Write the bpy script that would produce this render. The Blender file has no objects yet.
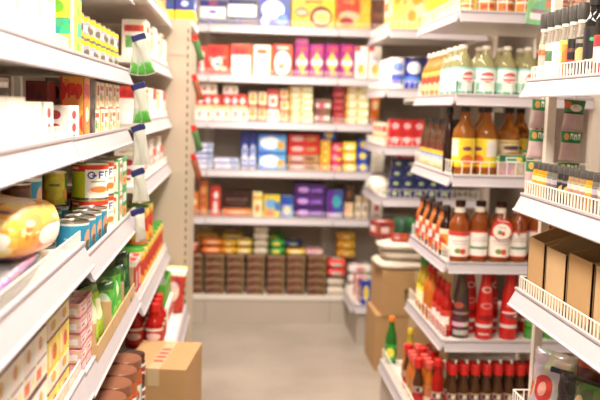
import bpy, bmesh, math, random
from mathutils import Vector, Matrix
random.seed(7)
C = bpy.context.scene.collection
SC = bpy.context.scene

# ------------------------------------------------------------------ camera
cam_d = bpy.data.cameras.new('camera'); cam = bpy.data.objects.new('camera', cam_d); C.objects.link(cam)
cam_d.lens = 50; cam_d.sensor_width = 36; cam_d.clip_start = .05
cam.matrix_world = Matrix(((0.99705, -0.01994, -0.07407, 0.00000), (-0.07139, 0.11185, -0.99116, 0.00000), (0.02805, 0.99353, 0.11009, 1.40000), (0.00000, 0.00000, 0.00000, 1.00000)))
cam_d.dof.use_dof = True; cam_d.dof.focus_distance = 2.1; cam_d.dof.aperture_fstop = 2.8
SC.camera = cam

# ------------------------------------------------------------------ world, lights, exposure
w = bpy.data.worlds.new('world'); SC.world = w; w.use_nodes = True
w.node_tree.nodes['Background'].inputs[0].default_value = (1, .93, .85, 1)
w.node_tree.nodes['Background'].inputs[1].default_value = .15
SC.view_settings.view_transform = 'Standard'; SC.view_settings.look = 'None'
SC.view_settings.gamma = 1; SC.view_settings.use_curve_mapping = False
SC.view_settings.exposure = -0.45
LAMPS = [  # x, y, z, length x, length y, watts : recessed ceiling panels over the aisle
    (.16, 1.35, 2.42, .32, 1.2, 70),
    (.22, 2.95, 2.42, .32, 1.2, 50),
    (.22, 4.35, 2.42, .32, 1.0, 62),
    (.22, -.6, 2.42, .32, 1.2, 42),
]
for x, y, z, lx, ly, p in LAMPS:
    d = bpy.data.lights.new('ceiling_panel_light', 'AREA'); d.shape = 'RECTANGLE'; d.size = lx; d.size_y = ly
    d.energy = p; d.color = (1, .90, .79)
    o = bpy.data.objects.new('ceiling_panel_light', d); C.objects.link(o); o.location = (x, y, z - .03)

# ------------------------------------------------------------------ materials
def lin(h):
    h = h.lstrip('#'); out = []
    for i in (0, 2, 4):
        c = int(h[i:i+2], 16) / 255
        out.append(c / 12.92 if c <= .04045 else ((c + .055) / 1.055) ** 2.4)
    return (*out, 1)
MATS = {}
def mat(name, col, rough=.5, metal=0, trans=0, ior=1.45, vary=0, scale=30, bump=0, coat=0):
    if name in MATS: return MATS[name]
    m = bpy.data.materials.new(name); m.use_nodes = True; nt = m.node_tree; b = nt.nodes['Principled BSDF']
    b.inputs['Base Color'].default_value = lin(col); b.inputs['Roughness'].default_value = rough
    b.inputs['Metallic'].default_value = metal; b.inputs['Transmission Weight'].default_value = trans
    b.inputs['IOR'].default_value = ior; b.inputs['Coat Weight'].default_value = coat
    if vary or bump:
        tc = nt.nodes.new('ShaderNodeTexCoord'); n = nt.nodes.new('ShaderNodeTexNoise')
        n.inputs['Scale'].default_value = scale; n.inputs['Detail'].default_value = 4
        nt.links.new(tc.outputs['Object'], n.inputs['Vector'])
        if vary:
            mx = nt.nodes.new('ShaderNodeMix'); mx.data_type = 'RGBA'; mx.blend_type = 'MULTIPLY'
            mr = nt.nodes.new('ShaderNodeMapRange'); mr.inputs[3].default_value = 1 - vary; mr.inputs[4].default_value = 1 + vary
            nt.links.new(n.outputs[0], mr.inputs[0]); mx.inputs[0].default_value = 1
            mx.inputs[6].default_value = lin(col); nt.links.new(mr.outputs[0], mx.inputs[7])
            nt.links.new(mx.outputs[2], b.inputs['Base Color'])
        if bump:
            bp = nt.nodes.new('ShaderNodeBump'); bp.inputs['Strength'].default_value = bump; bp.inputs['Distance'].default_value = .004
            nt.links.new(n.outputs[0], bp.inputs['Height']); nt.links.new(bp.outputs[0], b.inputs['Normal'])
    MATS[name] = m; return m
def prt(name, base, shapes=(), rough=.42, metal=0, bump=0, busy=.5):
    """flat print on packaging: shapes in the UV square of each face.
    r rect u0 u1 v0 v1 | e ellipse cu cv ru rv | d diamond cu cv ru rv | o ring cu cv ru rv | s speckled rect (food picture)"""
    if name in MATS: return MATS[name]
    m = bpy.data.materials.new(name); m.use_nodes = True; nt = m.node_tree; N = nt.nodes.new; L = nt.links.new
    b = nt.nodes['Principled BSDF']; b.inputs['Roughness'].default_value = rough; b.inputs['Metallic'].default_value = metal
    uv = N('ShaderNodeTexCoord'); fr = N('ShaderNodeVectorMath'); fr.operation = 'FRACTION'; L(uv.outputs['UV'], fr.inputs[0])
    sx = N('ShaderNodeSeparateXYZ'); L(fr.outputs[0], sx.inputs[0])
    cur = None
    def M(op, a, bb, c=None):
        n = N('ShaderNodeMath'); n.operation = op
        for i, v in enumerate((a, bb, c)):
            if v is None: continue
            if isinstance(v, (int, float)): n.inputs[i].default_value = v
            else: L(v, n.inputs[i])
        return n.outputs[0]
    def V(op, a, bb=None):
        n = N('ShaderNodeVectorMath'); n.operation = op
        L(a, n.inputs[0])
        if bb is not None: n.inputs[1].default_value = bb
        return n
    for s in shapes:
        k = s[0]; col = s[5]
        if k in 'rs':
            u0, u1, v0, v1 = s[1:5]
            mask = M('MULTIPLY', M('COMPARE', sx.outputs[0], (u0+u1)/2, (u1-u0)/2), M('COMPARE', sx.outputs[1], (v0+v1)/2, (v1-v0)/2))
            if k == 's':
                vo = N('ShaderNodeTexVoronoi'); vo.inputs['Scale'].default_value = s[6] if len(s) > 6 else 7
                L(fr.outputs[0], vo.inputs['Vector'])
                mask = M('MULTIPLY', mask, M('LESS_THAN', vo.outputs['Distance'], .42))
        else:
            cu, cv, ru, rv = s[1:5]
            q = V('DIVIDE', V('SUBTRACT', fr.outputs[0], (cu, cv, 0)).outputs[0], (ru, rv, 1))
            q2 = V('MULTIPLY', q.outputs[0], (1, 1, 0))
            if k == 'd':
                a = V('ABSOLUTE', q2.outputs[0]); dt = V('DOT_PRODUCT', a.outputs[0], (1, 1, 0)); val = dt.outputs['Value']
            else:
                val = V('LENGTH', q2.outputs[0]).outputs['Value']
            mask = M('COMPARE', val, .82, .18) if k == 'o' else M('LESS_THAN', val, 1)
        mx = N('ShaderNodeMix'); mx.data_type = 'RGBA'; L(mask, mx.inputs[0])
        if cur is None: mx.inputs[6].default_value = lin(base)
        else: L(cur, mx.inputs[6])
        mx.inputs[7].default_value = lin(col); cur = mx.outputs[2]
    # small busy print: soft coloured patches, and a little tone change from one pack to the next
    vo = N('ShaderNodeTexVoronoi'); vo.inputs['Scale'].default_value = 5; L(fr.outputs[0], vo.inputs['Vector'])
    mx = N('ShaderNodeMix'); mx.data_type = 'RGBA'; mx.blend_type = 'SOFT_LIGHT'; mx.inputs[0].default_value = busy
    if cur is None: mx.inputs[6].default_value = lin(base)
    else: L(cur, mx.inputs[6])
    L(vo.outputs['Color'], mx.inputs[7])
    oi = N('ShaderNodeObjectInfo'); mr = N('ShaderNodeMapRange'); mr.inputs[3].default_value = .9; mr.inputs[4].default_value = 1.1; L(oi.outputs['Random'], mr.inputs[0])
    hs = N('ShaderNodeHueSaturation'); L(mx.outputs[2], hs.inputs['Color']); L(mr.outputs[0], hs.inputs['Value']); L(hs.outputs[0], b.inputs['Base Color'])
    if bump:
        n = N('ShaderNodeTexNoise'); n.inputs['Scale'].default_value = 25; L(uv.outputs['Object'], n.inputs['Vector'])
        bp = N('ShaderNodeBump'); bp.inputs['Strength'].default_value = bump; bp.inputs['Distance'].default_value = .01
        L(n.outputs[0], bp.inputs['Height']); L(bp.outputs[0], b.inputs['Normal'])
    MATS[name] = m; return m

# ------------------------------------------------------------------ mesh builders (cached, shared between alike pieces)
MESH = {}
def finish(name, verts, faces, uvs, m, smooth=None):
    me = bpy.data.meshes.new(name); me.from_pydata(verts, [], faces); me.update()
    uvl = me.uv_layers.new(name='UVMap')
    k = 0
    for f in uvs:
        for c in f: uvl.data[k].uv = c; k += 1
    if m is not None: me.materials.append(m)
    if smooth is not None:
        for p in me.polygons: p.use_smooth = True
        me.set_sharp_from_angle(angle=smooth)
    return me
def boxm(w_, d_, h_, m, bev=.0012):
    """chamfered box, base centre at origin, front towards -Y"""
    key = ('box', round(w_, 4), round(d_, 4), round(h_, 4), m.name, bev)
    if key in MESH: return MESH[key]
    bm = bmesh.new(); bmesh.ops.create_cube(bm, size=1)
    for v in bm.verts: v.co = Vector((v.co.x * w_, v.co.y * d_, (v.co.z + .5) * h_))
    if bev: bmesh.ops.bevel(bm, geom=bm.edges[:], offset=min(bev, w_*.3, d_*.3, h_*.3), segments=1, affect='EDGES')
    uvl = bm.loops.layers.uv.new('UVMap')
    for f in bm.faces:
        n = f.normal; ax = max(range(3), key=lambda i: abs(n[i]))
        for l in f.loops:
            c = l.vert.co; x, y, z = c.x / w_ + .5, c.y / d_ + .5, c.z / h_
            e = lambda t: min(.999, max(.001, t))
            if ax == 1: l[uvl].uv = (e(x if n.y < 0 else 1 - x), e(z))
            elif ax == 0: l[uvl].uv = (e(y if n.x > 0 else 1 - y), e(z))
            else: l[uvl].uv = (e(x), e(y))
    me = bpy.data.meshes.new('box'); bm.to_mesh(me); bm.free(); me.materials.append(m)
    MESH[key] = me; return me
def lathe(prof, m, seg=20, rep=2, smooth=.6, tag=''):
    """surface of revolution from (r, z) pairs; u repeats rep times round"""
    key = ('lathe', tuple(prof), m.name, seg, rep)
    if key in MESH: return MESH[key]
    z0 = min(p[1] for p in prof); z1 = max(p[1] for p in prof); hh = max(z1 - z0, 1e-6)
    V_, F_, U_, idx = [], [], [], []
    for r, z in prof:
        if r < 1e-6: idx.append([len(V_)]); V_.append((0, 0, z))
        else:
            idx.append(list(range(len(V_), len(V_) + seg)))
            V_ += [(r * math.cos(2*math.pi*k/seg - math.pi/2), r * math.sin(2*math.pi*k/seg - math.pi/2), z) for k in range(seg)]
    off = .5
    for i in range(len(prof) - 1):
        a, b = idx[i], idx[i+1]; va = (prof[i][1]-z0)/hh; vb = (prof[i+1][1]-z0)/hh
        va = min(.999, max(.001, va)); vb = min(.999, max(.001, vb))
        for k in range(seg):
            k2 = (k+1) % seg; u0 = k/seg*rep + off; u1 = (k+1)/seg*rep + off
            if len(a) == 1 and len(b) == 1: continue
            if len(a) == 1: F_.append((a[0], b[k2], b[k])); U_.append(((u0, va), (u1, vb), (u0, vb)))
            elif len(b) == 1: F_.append((a[k], a[k2], b[0])); U_.append(((u0, va), (u1, va), (u0, vb)))
            else: F_.append((a[k], a[k2], b[k2], b[k])); U_.append(((u0, va), (u1, va), (u1, vb), (u0, vb)))
    me = finish('lathe', V_, F_, U_, m, smooth); MESH[key] = me; return me
def sleeve(r, z0, z1, m, seg=20, rep=2):
    """a wrapped label: thin closed ring standing on its lower edge"""
    return lathe(((r - .0008, z0), (r, z0), (r, z1), (r - .0008, z1)), m, seg, rep, .6)
def pillow(w_, h_, t, m, seed=1, crinkle=.15, nu=12, nv=14, power=.5):
    """sealed pouch standing upright: width X, thickness Y, height Z, base at z=0, flat seams top and bottom"""
    key = ('pil', round(w_, 4), round(h_, 4), round(t, 4), m.name, seed, crinkle)
    if key in MESH: return MESH[key]
    rnd = random.Random(seed); ph = [rnd.uniform(0, 6.3) for _ in range(6)]
    V_, F_, U_ = [], [], []
    def prof(u, v):
        a = max(0, 1 - abs(2*u-1) ** 2.6) ** power; b = max(0, 1 - abs(2*v-1) ** 3.5) ** power
        c = 1 + crinkle * (math.sin(9*u+5*v+ph[0]) + .7*math.sin(17*v-6*u+ph[1]) + .5*math.sin(23*u+ph[2])*math.cos(13*v+ph[3]))
        return t * .5 * a * b * c
    for s in (-1, 1):
        for j in range(nv + 1):
            for i in range(nu + 1):
                u, v = i/nu, j/nv
                pin = 1 - .10 * (1 - abs(2*v-1) ** 2)
                V_.append(((u - .5) * w_ * pin, s * (prof(u, v) + .0008), v * h_))
    n1 = (nu+1)*(nv+1)
    g = lambda s, i, j: s*n1 + j*(nu+1) + i
    for s in (0, 1):
        for j in range(nv):
            for i in range(nu):
                q = [g(s, i, j), g(s, i+1, j), g(s, i+1, j+1), g(s, i, j+1)]
                uq = [(i/nu*.998+.001, j/nv*.998+.001), ((i+1)/nu*.998+.001, j/nv*.998+.001), ((i+1)/nu*.998+.001, (j+1)/nv*.998+.001), (i/nu*.998+.001, (j+1)/nv*.998+.001)]
                if s: q.reverse(); uq.reverse()
                F_.append(q); U_.append(uq)
    def rim(a, b):
        F_.append((g(0, *b), g(0, *a), g(1, *a), g(1, *b))); U_.append(((.01, .01),) * 4)
    for i in range(nu): rim((i, 0), (i+1, 0)); rim((i+1, nv), (i, nv))
    for j in range(nv): rim((0, j+1), (0, j)); rim((nu, j), (nu, j+1))
    me = finish('pillow', V_, F_, U_, m, 1.2); MESH[key] = me; return me
def soft(w_, d_, h_, m, seed=1, amp=.12, n=6):
    """lying filled bag: rounded cushion with lumps, base at z=0"""
    key = ('soft', round(w_, 4), round(d_, 4), round(h_, 4), m.name, seed, amp)
    if key in MESH: return MESH[key]
    rnd = random.Random(seed); ph = [rnd.uniform(0, 6.3) for _ in range(5)]
    bm = bmesh.new(); bmesh.ops.create_cube(bm, size=2); bmesh.ops.subdivide_edges(bm, edges=bm.edges[:], cuts=n, use_grid_fill=True)
    uvl = bm.loops.layers.uv.new('UVMap'); base = {v: v.co.copy() for v in bm.verts}
    for v in bm.verts:
        c = base[v]; p = 4.5
        s = (abs(c.x)**p + abs(c.y)**p + abs(c.z)**3) ** (-1/p)
        q = c * s; l = 1 + amp * (math.sin(4*q.x+ph[0]) * math.cos(5*q.y+ph[1]) + .6*math.sin(9*q.x-7*q.y+6*q.z+ph[2]))
        edge = 1 - .55 * max(abs(q.x), abs(q.y)) ** 6
        zz = q.z * edge * l if q.z > 0 else q.z * .9
        v.co = Vector((q.x * w_/2, q.y * d_/2, zz * h_/2 + h_/2))
    zmin = min(v.co.z for v in bm.verts)
    for v in bm.verts: v.co.z -= zmin
    for f in bm.faces:
        f.smooth = True
        n_ = f.normal; ax = max(range(3), key=lambda i: abs(base[f.verts[0]][i]) if all(abs(abs(base[vv][i])-1) < 1e-4 for vv in f.verts) else 0)
        for lp in f.loops:
            c = base[lp.vert]; e = lambda t: min(.999, max(.001, t*.5+.5))
            lp[uvl].uv = (e(c.x), e(c.z)) if ax == 1 else ((e(c.y), e(c.z)) if ax == 0 else (e(c.x), e(c.y)))
    me = bpy.data.meshes.new('soft'); bm.to_mesh(me); bm.free(); me.materials.append(m)
    MESH[key] = me; return me
def raw(boxes, m, name='boxes', bev=0):
    """several axis boxes (x0,x1,y0,y1,z0,z1) joined in one mesh"""
    V_, F_, U_ = [], [], []
    for x0, x1, y0, y1, z0, z1 in boxes:
        k = len(V_)
        V_ += [(x0,y0,z0),(x1,y0,z0),(x1,y1,z0),(x0,y1,z0),(x0,y0,z1),(x1,y0,z1),(x1,y1,z1),(x0,y1,z1)]
        for q in ((3,2,1,0),(4,5,6,7),(0,1,5,4),(1,2,6,5),(2,3,7,6),(3,0,4,7)):
            F_.append([k+i for i in q]); U_.append(((0,0),(1,0),(1,1),(0,1)))
    return finish(name, V_, F_, U_, m)

# ------------------------------------------------------------------ objects
USED = {}
def ob(name, me, parent=None, loc=(0, 0, 0), rot=(0, 0, 0)):
    o = bpy.data.objects.new(name, me); C.objects.link(o); o.parent = parent; o.location = loc; o.rotation_euler = rot; return o
def tag(o, label, cat, group=None):
    o['label'] = label; o['category'] = cat
    if group: o['group'] = group
    USED.setdefault(label, []).append(o.name)
    return o
def struct(name, me, loc=(0, 0, 0), parent=None):
    o = ob(name, me, parent, loc)
    if parent is None: o['kind'] = 'structure'
    return o
def put(spec, loc, rz, label, group=None, tilt=(0, 0)):
    """spec = (name, category, [(part, mesh, [(sub-part, mesh)...])...]); one part -> one mesh object"""
    name, cat, parts = spec
    rot = (tilt[0], tilt[1], rz)
    if len(parts) == 1 and not parts[0][2]:
        return tag(ob(name, parts[0][1], None, loc, rot), label, cat, group)
    root = ob(name, None, None, loc, rot); root.empty_display_size = .05
    for pn, me, subs in parts:
        p = ob(pn, me, root)
        for sn, sm in subs: ob(sn, sm, p)
    return tag(root, label, cat, group)
ORD = ['first', 'second', 'third', 'fourth', 'fifth', 'sixth', 'seventh', 'eighth', 'ninth', 'tenth', 'eleventh', 'twelfth',
       'thirteenth', 'fourteenth', 'fifteenth', 'sixteenth', 'seventeenth', 'eighteenth', 'nineteenth', 'twentieth']
def level(i, n):
    if n == 1: return ''
    if i == 0: return 'bottom'
    if i == n - 1: return 'topmost'
    return ORD[i]

# ------------------------------------------------------------------ shared finishes
WHITE = mat('white_enamel', '#e2dbd2', .35, vary=.03, scale=6)
RAIL = mat('price_rail_plastic', '#bab3b8', .3, vary=.03, scale=12)
WIRE = mat('white_wire', '#f4efe4', .3)
POST = mat('upright_enamel', '#dcd2c6', .4, vary=.04, scale=5)
PANEL = mat('end_panel_enamel', '#c2b39f', .45, vary=.04, scale=4)
BACKP = mat('taupe_back_panel', '#c2b5a9', .6, vary=.05, scale=6)
BROWNP = mat('brown_back_panel', '#a98a68', .6, vary=.08, scale=8)
DARK = mat('dark_slot', '#2b2522', .8)
KICK = mat('kick_plate_grey', '#b9aea2', .45, vary=.05, scale=5)
CARD = mat('corrugated_card', '#b48e60', .8, vary=.10, scale=14, bump=.25)
CARD2 = mat('pale_card', '#c2a074', .8, vary=.10, scale=14, bump=.25)
STEEL = mat('tin_steel', '#d2cfc8', .25, 1)

# ------------------------------------------------------------------ the room
X0, X1, Y0, Y1, HC = -.86, 1.66, -2.2, 5.84, 2.45
def slab(x0, x1, y0, y1, z0, z1, m):
    return raw([(x0, x1, y0, y1, z0, z1)], m)
fl = bpy.data.materials.new('worn_vinyl_floor'); fl.use_nodes = True
nt = fl.node_tree; b = nt.nodes['Principled BSDF']; b.inputs['Roughness'].default_value = .32
tc = nt.nodes.new('ShaderNodeTexCoord'); n1 = nt.nodes.new('ShaderNodeTexNoise'); n1.inputs['Scale'].default_value = 2.2; n1.inputs['Detail'].default_value = 5
n2 = nt.nodes.new('ShaderNodeTexNoise'); n2.inputs['Scale'].default_value = 70
nt.links.new(tc.outputs['Object'], n1.inputs['Vector']); nt.links.new(tc.outputs['Object'], n2.inputs['Vector'])
ad = nt.nodes.new('ShaderNodeMath'); ad.operation = 'MULTIPLY_ADD'; ad.inputs[1].default_value = .3
nt.links.new(n2.outputs[0], ad.inputs[0]); nt.links.new(n1.outputs[0], ad.inputs[2])
cr = nt.nodes.new('ShaderNodeValToRGB'); cr.color_ramp.elements[0].position = .4; cr.color_ramp.elements[1].position = .9
cr.color_ramp.elements[0].color = lin('#93887d'); cr.color_ramp.elements[1].color = lin('#b5aa9e')
nt.links.new(ad.outputs[0], cr.inputs[0]); nt.links.new(cr.outputs[0], b.inputs['Base Color'])
PAINT = mat('wall_paint', '#d8cfc4', .7, vary=.03, scale=3); CEIL = mat('ceiling_paint', '#ece7df', .8, vary=.02, scale=3)
struct('floor', slab(X0, X1, Y0, Y1, -.06, 0, fl))
struct('ceiling', slab(X0, X1, Y0, Y1, HC, HC + .06, CEIL))
struct('wall_left', slab(X0 - .06, X0, Y0, Y1, 0, HC, PAINT))
struct('wall_right', slab(X1, X1 + .06, Y0, Y1, 0, HC, PAINT))
struct('wall_back', slab(X0 - .06, X1 + .06, Y1, Y1 + .06, 0, HC, PAINT))
struct('wall_front', slab(X0 - .06, X1 + .06, Y0 - .06, Y0, 0, HC, PAINT))
LIT = bpy.data.materials.new('lit_diffuser'); LIT.use_nodes = True
LIT.node_tree.nodes['Principled BSDF'].inputs['Emission Color'].default_value = (1, .92, .82, 1)
LIT.node_tree.nodes['Principled BSDF'].inputs['Emission Strength'].default_value = 3
for i, (x, y, z, lx, ly, p) in enumerate(LAMPS):
    r = ob('ceiling_light', None, None, (x, y, z)); a, c = lx/2, ly/2
    ob('frame', raw([(-a-.03, a+.03, -c-.03, -c, -.02, .03), (-a-.03, a+.03, c, c+.03, -.02, .03), (-a-.03, -a, -c, c, -.02, .03), (a, a+.03, -c, c, -.02, .03)], WHITE), r)
    ob('diffuser', raw([(-a, a, -c, c, -.005, .02)], LIT), r)
    tag(r, ['long ceiling light panel over the near end of the aisle', 'long ceiling light panel over the middle of the aisle',
            'ceiling light panel closest to the back shelves', 'ceiling light panel behind the camera'][i], 'ceiling light', 'ceiling light panels')

# ------------------------------------------------------------------ shelving
def unit(label, loc):
    r = ob('shelf_unit', None, None, loc); tag(r, label, 'shelf unit', 'white metal shelf units'); r['o'] = loc; return r
def pl(u, name, boxes, m, parent=None):
    ox, oy, oz = u['o']
    return ob(name, raw([(a-ox, b-ox, c-oy, d-oy, e-oz, f-oz) for a, b, c, d, e, f in boxes], m), parent or u)
def rail_mesh(side, a0, a1, edge, zl, h, slant, o):
    """C-channel price rail along one edge; side F faces -Y, L faces -X, R faces +X"""
    t = .004
    pr = [(0, zl+h), (-.006, zl+h), (-.006, zl+h-.006), (-.002, zl+h-.009), (-slant-.002, zl+.008), (-slant-.007, zl+.004), (-slant-.006, zl), (-slant+.002, zl), (t, zl+.02), (t, zl+h)]
    V_, F_, U_ = [], [], []
    n = len(pr)
    for a in (a0, a1):
        for q, z in pr:
            p = (a, edge+q, z) if side == 'F' else ((edge+q, a, z) if side == 'L' else (edge-q, a, z))
            V_.append((p[0]-o[0], p[1]-o[1], p[2]-o[2]))
    for i in range(n):
        j = (i+1) % n; f = [i, j, n+j, n+i]
        if side != 'L': f.reverse()
        F_.append(f); U_.append(((0,0),(0,1),(1,1),(1,0)))
    c0, c1 = list(range(n)), list(range(n, 2*n))
    if side == 'L': c0.reverse()
    else: c1.reverse()
    F_ += [c0, c1]; U_ += [((.5,.5),)*n]*2
    me = finish('rail', V_, F_, U_, RAIL)
    bm = bmesh.new(); bm.from_mesh(me); bmesh.ops.recalc_face_normals(bm, faces=bm.faces[:]); bm.to_mesh(me); bm.free()
    return me
def fence_boxes(side, a0, a1, edge, z0, h, pitch, wr):
    out = []; n = max(2, int(round((a1-a0)/pitch)))
    e = edge
    def bx(aa, ab, z, zz, th=wr):
        if side == 'F': out.append((aa, ab, e+.004, e+.004+2*th, z, zz))
        elif side == 'L': out.append((e+.004, e+.004+2*th, aa, ab, z, zz))
        else: out.append((e-.004-2*th, e-.004, aa, ab, z, zz))
    for i in range(n+1):
        a = a0 + wr + (a1-a0-2*wr)*i/n; bx(a-wr, a+wr, z0, z0+h)
    bx(a0, a1, z0+h, z0+h+2*wr); bx(a0, a1, z0+.004, z0+.004+2*wr)
    return out
def shelf(u, x0, x1, y0, y1, zl, sides, rh=.05, fh=.035, pitch=.02, slant=.012, wr=.0013, m=None, fs='FLR'):
    zt = zl + .04
    s = pl(u, 'shelf', [(x0, x1, y0, y1, zt-.022, zt)], m or WHITE)
    for sd in sides:
        a0, a1 = (x0, x1) if sd == 'F' else (y0, y1)
        e = {'F': y0, 'L': x0, 'R': x1}[sd]
        ob('price_rail', rail_mesh(sd, a0+.002, a1-.002, e-.0015 if sd != 'R' else e+.0015, zl, rh, slant, u['o']), s)
        if fh and sd in fs:
            pl(u, 'wire_fence', fence_boxes(sd, a0+.004, a1-.004, e, zt, fh + max(0, rh-.04), pitch, wr), WIRE, s)
    return zt
def slots(x0, x1, y, z0, z1, pitch=.04, hgt=.02, th=.001):
    out = []; z = z0
    while z < z1: out.append((x0, x1, y-th, y, z, z+hgt)); z += pitch
    return out

# back wall: three bays side by side, goods face the camera
BZ = [1.852, 1.546, 1.258, .952, .648]
BT = []
for i, (xa, xb, lb) in enumerate([(-.84, -.205, 'back-wall shelf unit half hidden behind the left end panel'), (-.203, .61, 'wide white back-wall shelf unit facing the aisle end'),
                              (.612, 1.40, 'back-wall shelf unit reaching behind the right corner shelves')]):
    u = unit(lb, (xa, 5.3, 0))
    pl(u, 'back_panel', [(xa, xb, 5.70, 5.715, .18, 2.2)], BACKP)
    pl(u, 'upright', [(xb-.03, xb, 5.66, 5.70, .18, 2.2)], POST)
    up = pl(u, 'upright', [(xa, xa+.03, 5.66, 5.70, .18, 2.2)], POST)
    so = pl(u, 'slot', slots(xa+.012, xa+.018, 5.66, .25, 2.15), DARK, up); so['kind'] = 'stuff'
    pl(u, 'kick_plate', [(xa, xb, 5.30, 5.32, 0, .155)], KICK)
    pl(u, 'base_deck', [(xa, xb, 5.295, 5.70, .156, .18)], WHITE)
    BT = [shelf(u, xa, xb, 5.30, 5.655, z, 'F', .05, .03, .018) for z in BZ]

# near left: two bays along the aisle
LNT = {}
for k, ya, yb, zs in [('A', .88, 1.90, (1.72, 1.458, 1.267, 1.025, .725)), ('B', 1.903, 2.83, (1.72, 1.458, 1.265, .99, .715))]:
    u = unit('nearest left aisle shelf unit at the photo edge' if k == 'A' else 'second left aisle shelf unit holding the tins and jars', (-.36, ya, 0))
    pl(u, 'back_panel', [(-.80, -.785, ya, yb, .1, 2.1)], BROWNP)
    pl(u, 'upright', [(-.785, -.745, ya, ya+.03, 0, 2.1)], POST); pl(u, 'upright', [(-.785, -.745, yb-.03, yb, 0, 2.1)], POST)
    pl(u, 'kick_plate', [(-.37, -.35, ya, yb, 0, .335)], KICK)
    t = []
    for j, z in enumerate(zs):
        xf = -.376 if j < 3 else -.35
        t.append(shelf(u, -.745, xf, ya, yb, z, 'R', .055 if j < 3 else .06, .022 if k == 'A' else 0, .02, .016 if j < 3 else .02))
    t.append(shelf(u, -.745, -.33, ya, yb, .345, 'R', .045, 0))
    LNT[k] = t

# further left: one bay, lower deck stepping out, closed by a tall end panel
u = unit('far left shelf unit in front of the slotted end panel', (-.33, 2.92, 0))
pl(u, 'back_panel', [(-.80, -.785, 2.92, 4.07, .1, 2.1)], BACKP)
pl(u, 'upright', [(-.785, -.745, 2.92, 2.95, 0, 2.1)], POST)
pl(u, 'kick_plate', [(-.29, -.27, 3.37, 4.07, 0, .345)], KICK)
LST = [shelf(u, -.745, -.346, 2.92, 4.07, z, 'R', .055, .02, .02, .016) for z in (1.75, 1.52, 1.29, 1.07, .65)]
LST.append(shelf(u, -.745, -.25, 3.37, 4.07, .36, 'R', .06, 0, slant=.015))
u = unit('tall beige end panel with slotted edge left of the back shelves', (-.5, 4.09, 0))
pnl = pl(u, 'end_panel', [(-.84, -.243, 4.082, 4.106, 0, 1.805)], PANEL)
sl = pl(u, 'slot', slots(-.257, -.251, 4.082, .3, 1.76), DARK, pnl); sl['kind'] = 'stuff'
pl(u, 'bracket', [(-.33, -.27, 4.076, 4.082, 1.635, 1.655)], BACKP, pnl)
pl(u, 'top_shelf', [(-.84, -.235, 4.106, 4.62, 1.78, 1.805)], WHITE)
pl(u, 'end_panel', [(-.84, -.243, 4.60, 4.62, 0, 1.78)], PANEL)

# near right: one long bay facing the aisle, its end post at the far side
u = unit('near right shelf unit with wire fences at the photo edge', (.82, 1.0, 0))
pl(u, 'back_panel', [(1.26, 1.275, .9, 2.40, .1, 2.1)], BACKP)
pl(u, 'upright', [(.905, .93, 2.41, 2.435, 0, 2.1)], POST); pl(u, 'upright', [(1.22, 1.26, .9, .93, 0, 2.1)], POST)
pl(u, 'cross_bar', [(.905, 1.275, 2.41, 2.43, .06, .10), (.905, 1.275, 2.41, 2.43, 2.0, 2.04)], POST)
pl(u, 'kick_plate', [(.80, .82, .9, 2.40, 0, .19)], KICK)
RNT = [shelf(u, .838, 1.22, .9, 2.40, z, 'L', .055, .032, .0205, .02, .0016) for z in (1.446, 1.115, .83, .48)]
for z in (1.446, 1.115, .83, .48):
    pl(u, 'fence_end', fence_boxes('F', .842, 1.21, 2.388, z+.04, .047, .035, .0016), WIRE)
RNT.append(shelf(u, .80, 1.22, .9, 2.40, .19, 'L', .05, 0))

# middle right: island bay seen from its end, rails on two sides
u = unit('middle right shelf unit full of bottles seen from its end', (.81, 3.15, 0))
pl(u, 'back_panel', [(1.40, 1.415, 3.15, 3.85, .1, 2.15)], BACKP)
pl(u, 'upright', [(1.36, 1.40, 3.815, 3.85, 0, 2.15)], POST); pl(u, 'upright', [(1.36, 1.40, 3.15, 3.185, 0, 2.15)], POST)
pl(u, 'kick_plate', [(.72, 1.36, 3.12, 3.14, 0, .17), (.70, .72, 3.12, 3.84, 0, .17)], KICK)
RMT = []
for z in (1.738, 1.425, 1.115, .775, .462):
    RMT.append(shelf(u, .818, 1.36, 3.15, 3.85, z, 'FL', .045, .05, .036, .01, .0016, fs='FL' if z > 1 else 'L'))
RMT.append(shelf(u, .70, 1.36, 3.10, 3.85, .17, 'FL', .045, .05, .036, .01, .0016, fs='L'))

# right corner: last bay before the back wall
u = unit('right corner shelf unit next to the back wall', (.80, 4.55, 0))
pl(u, 'back_panel', [(1.385, 1.40, 4.55, 5.24, .1, 2.15)], BACKP)
pl(u, 'upright', [(1.345, 1.385, 5.2, 5.24, 0, 2.15)], POST)
pl(u, 'kick_plate', [(.72, .74, 4.80, 5.25, 0, .20), (.74, 1.345, 4.80, 4.82, 0, .20)], KICK)
RTT = [shelf(u, .80, 1.345, 4.55, 5.24, z, 'FL', .05, .04, .03, .012) for z in (1.79, 1.47, 1.155, .87)]
RTT.append(shelf(u, .70, 1.345, 4.80, 5.25, .20, 'FL', .05, .04, .03, .012))

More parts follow.
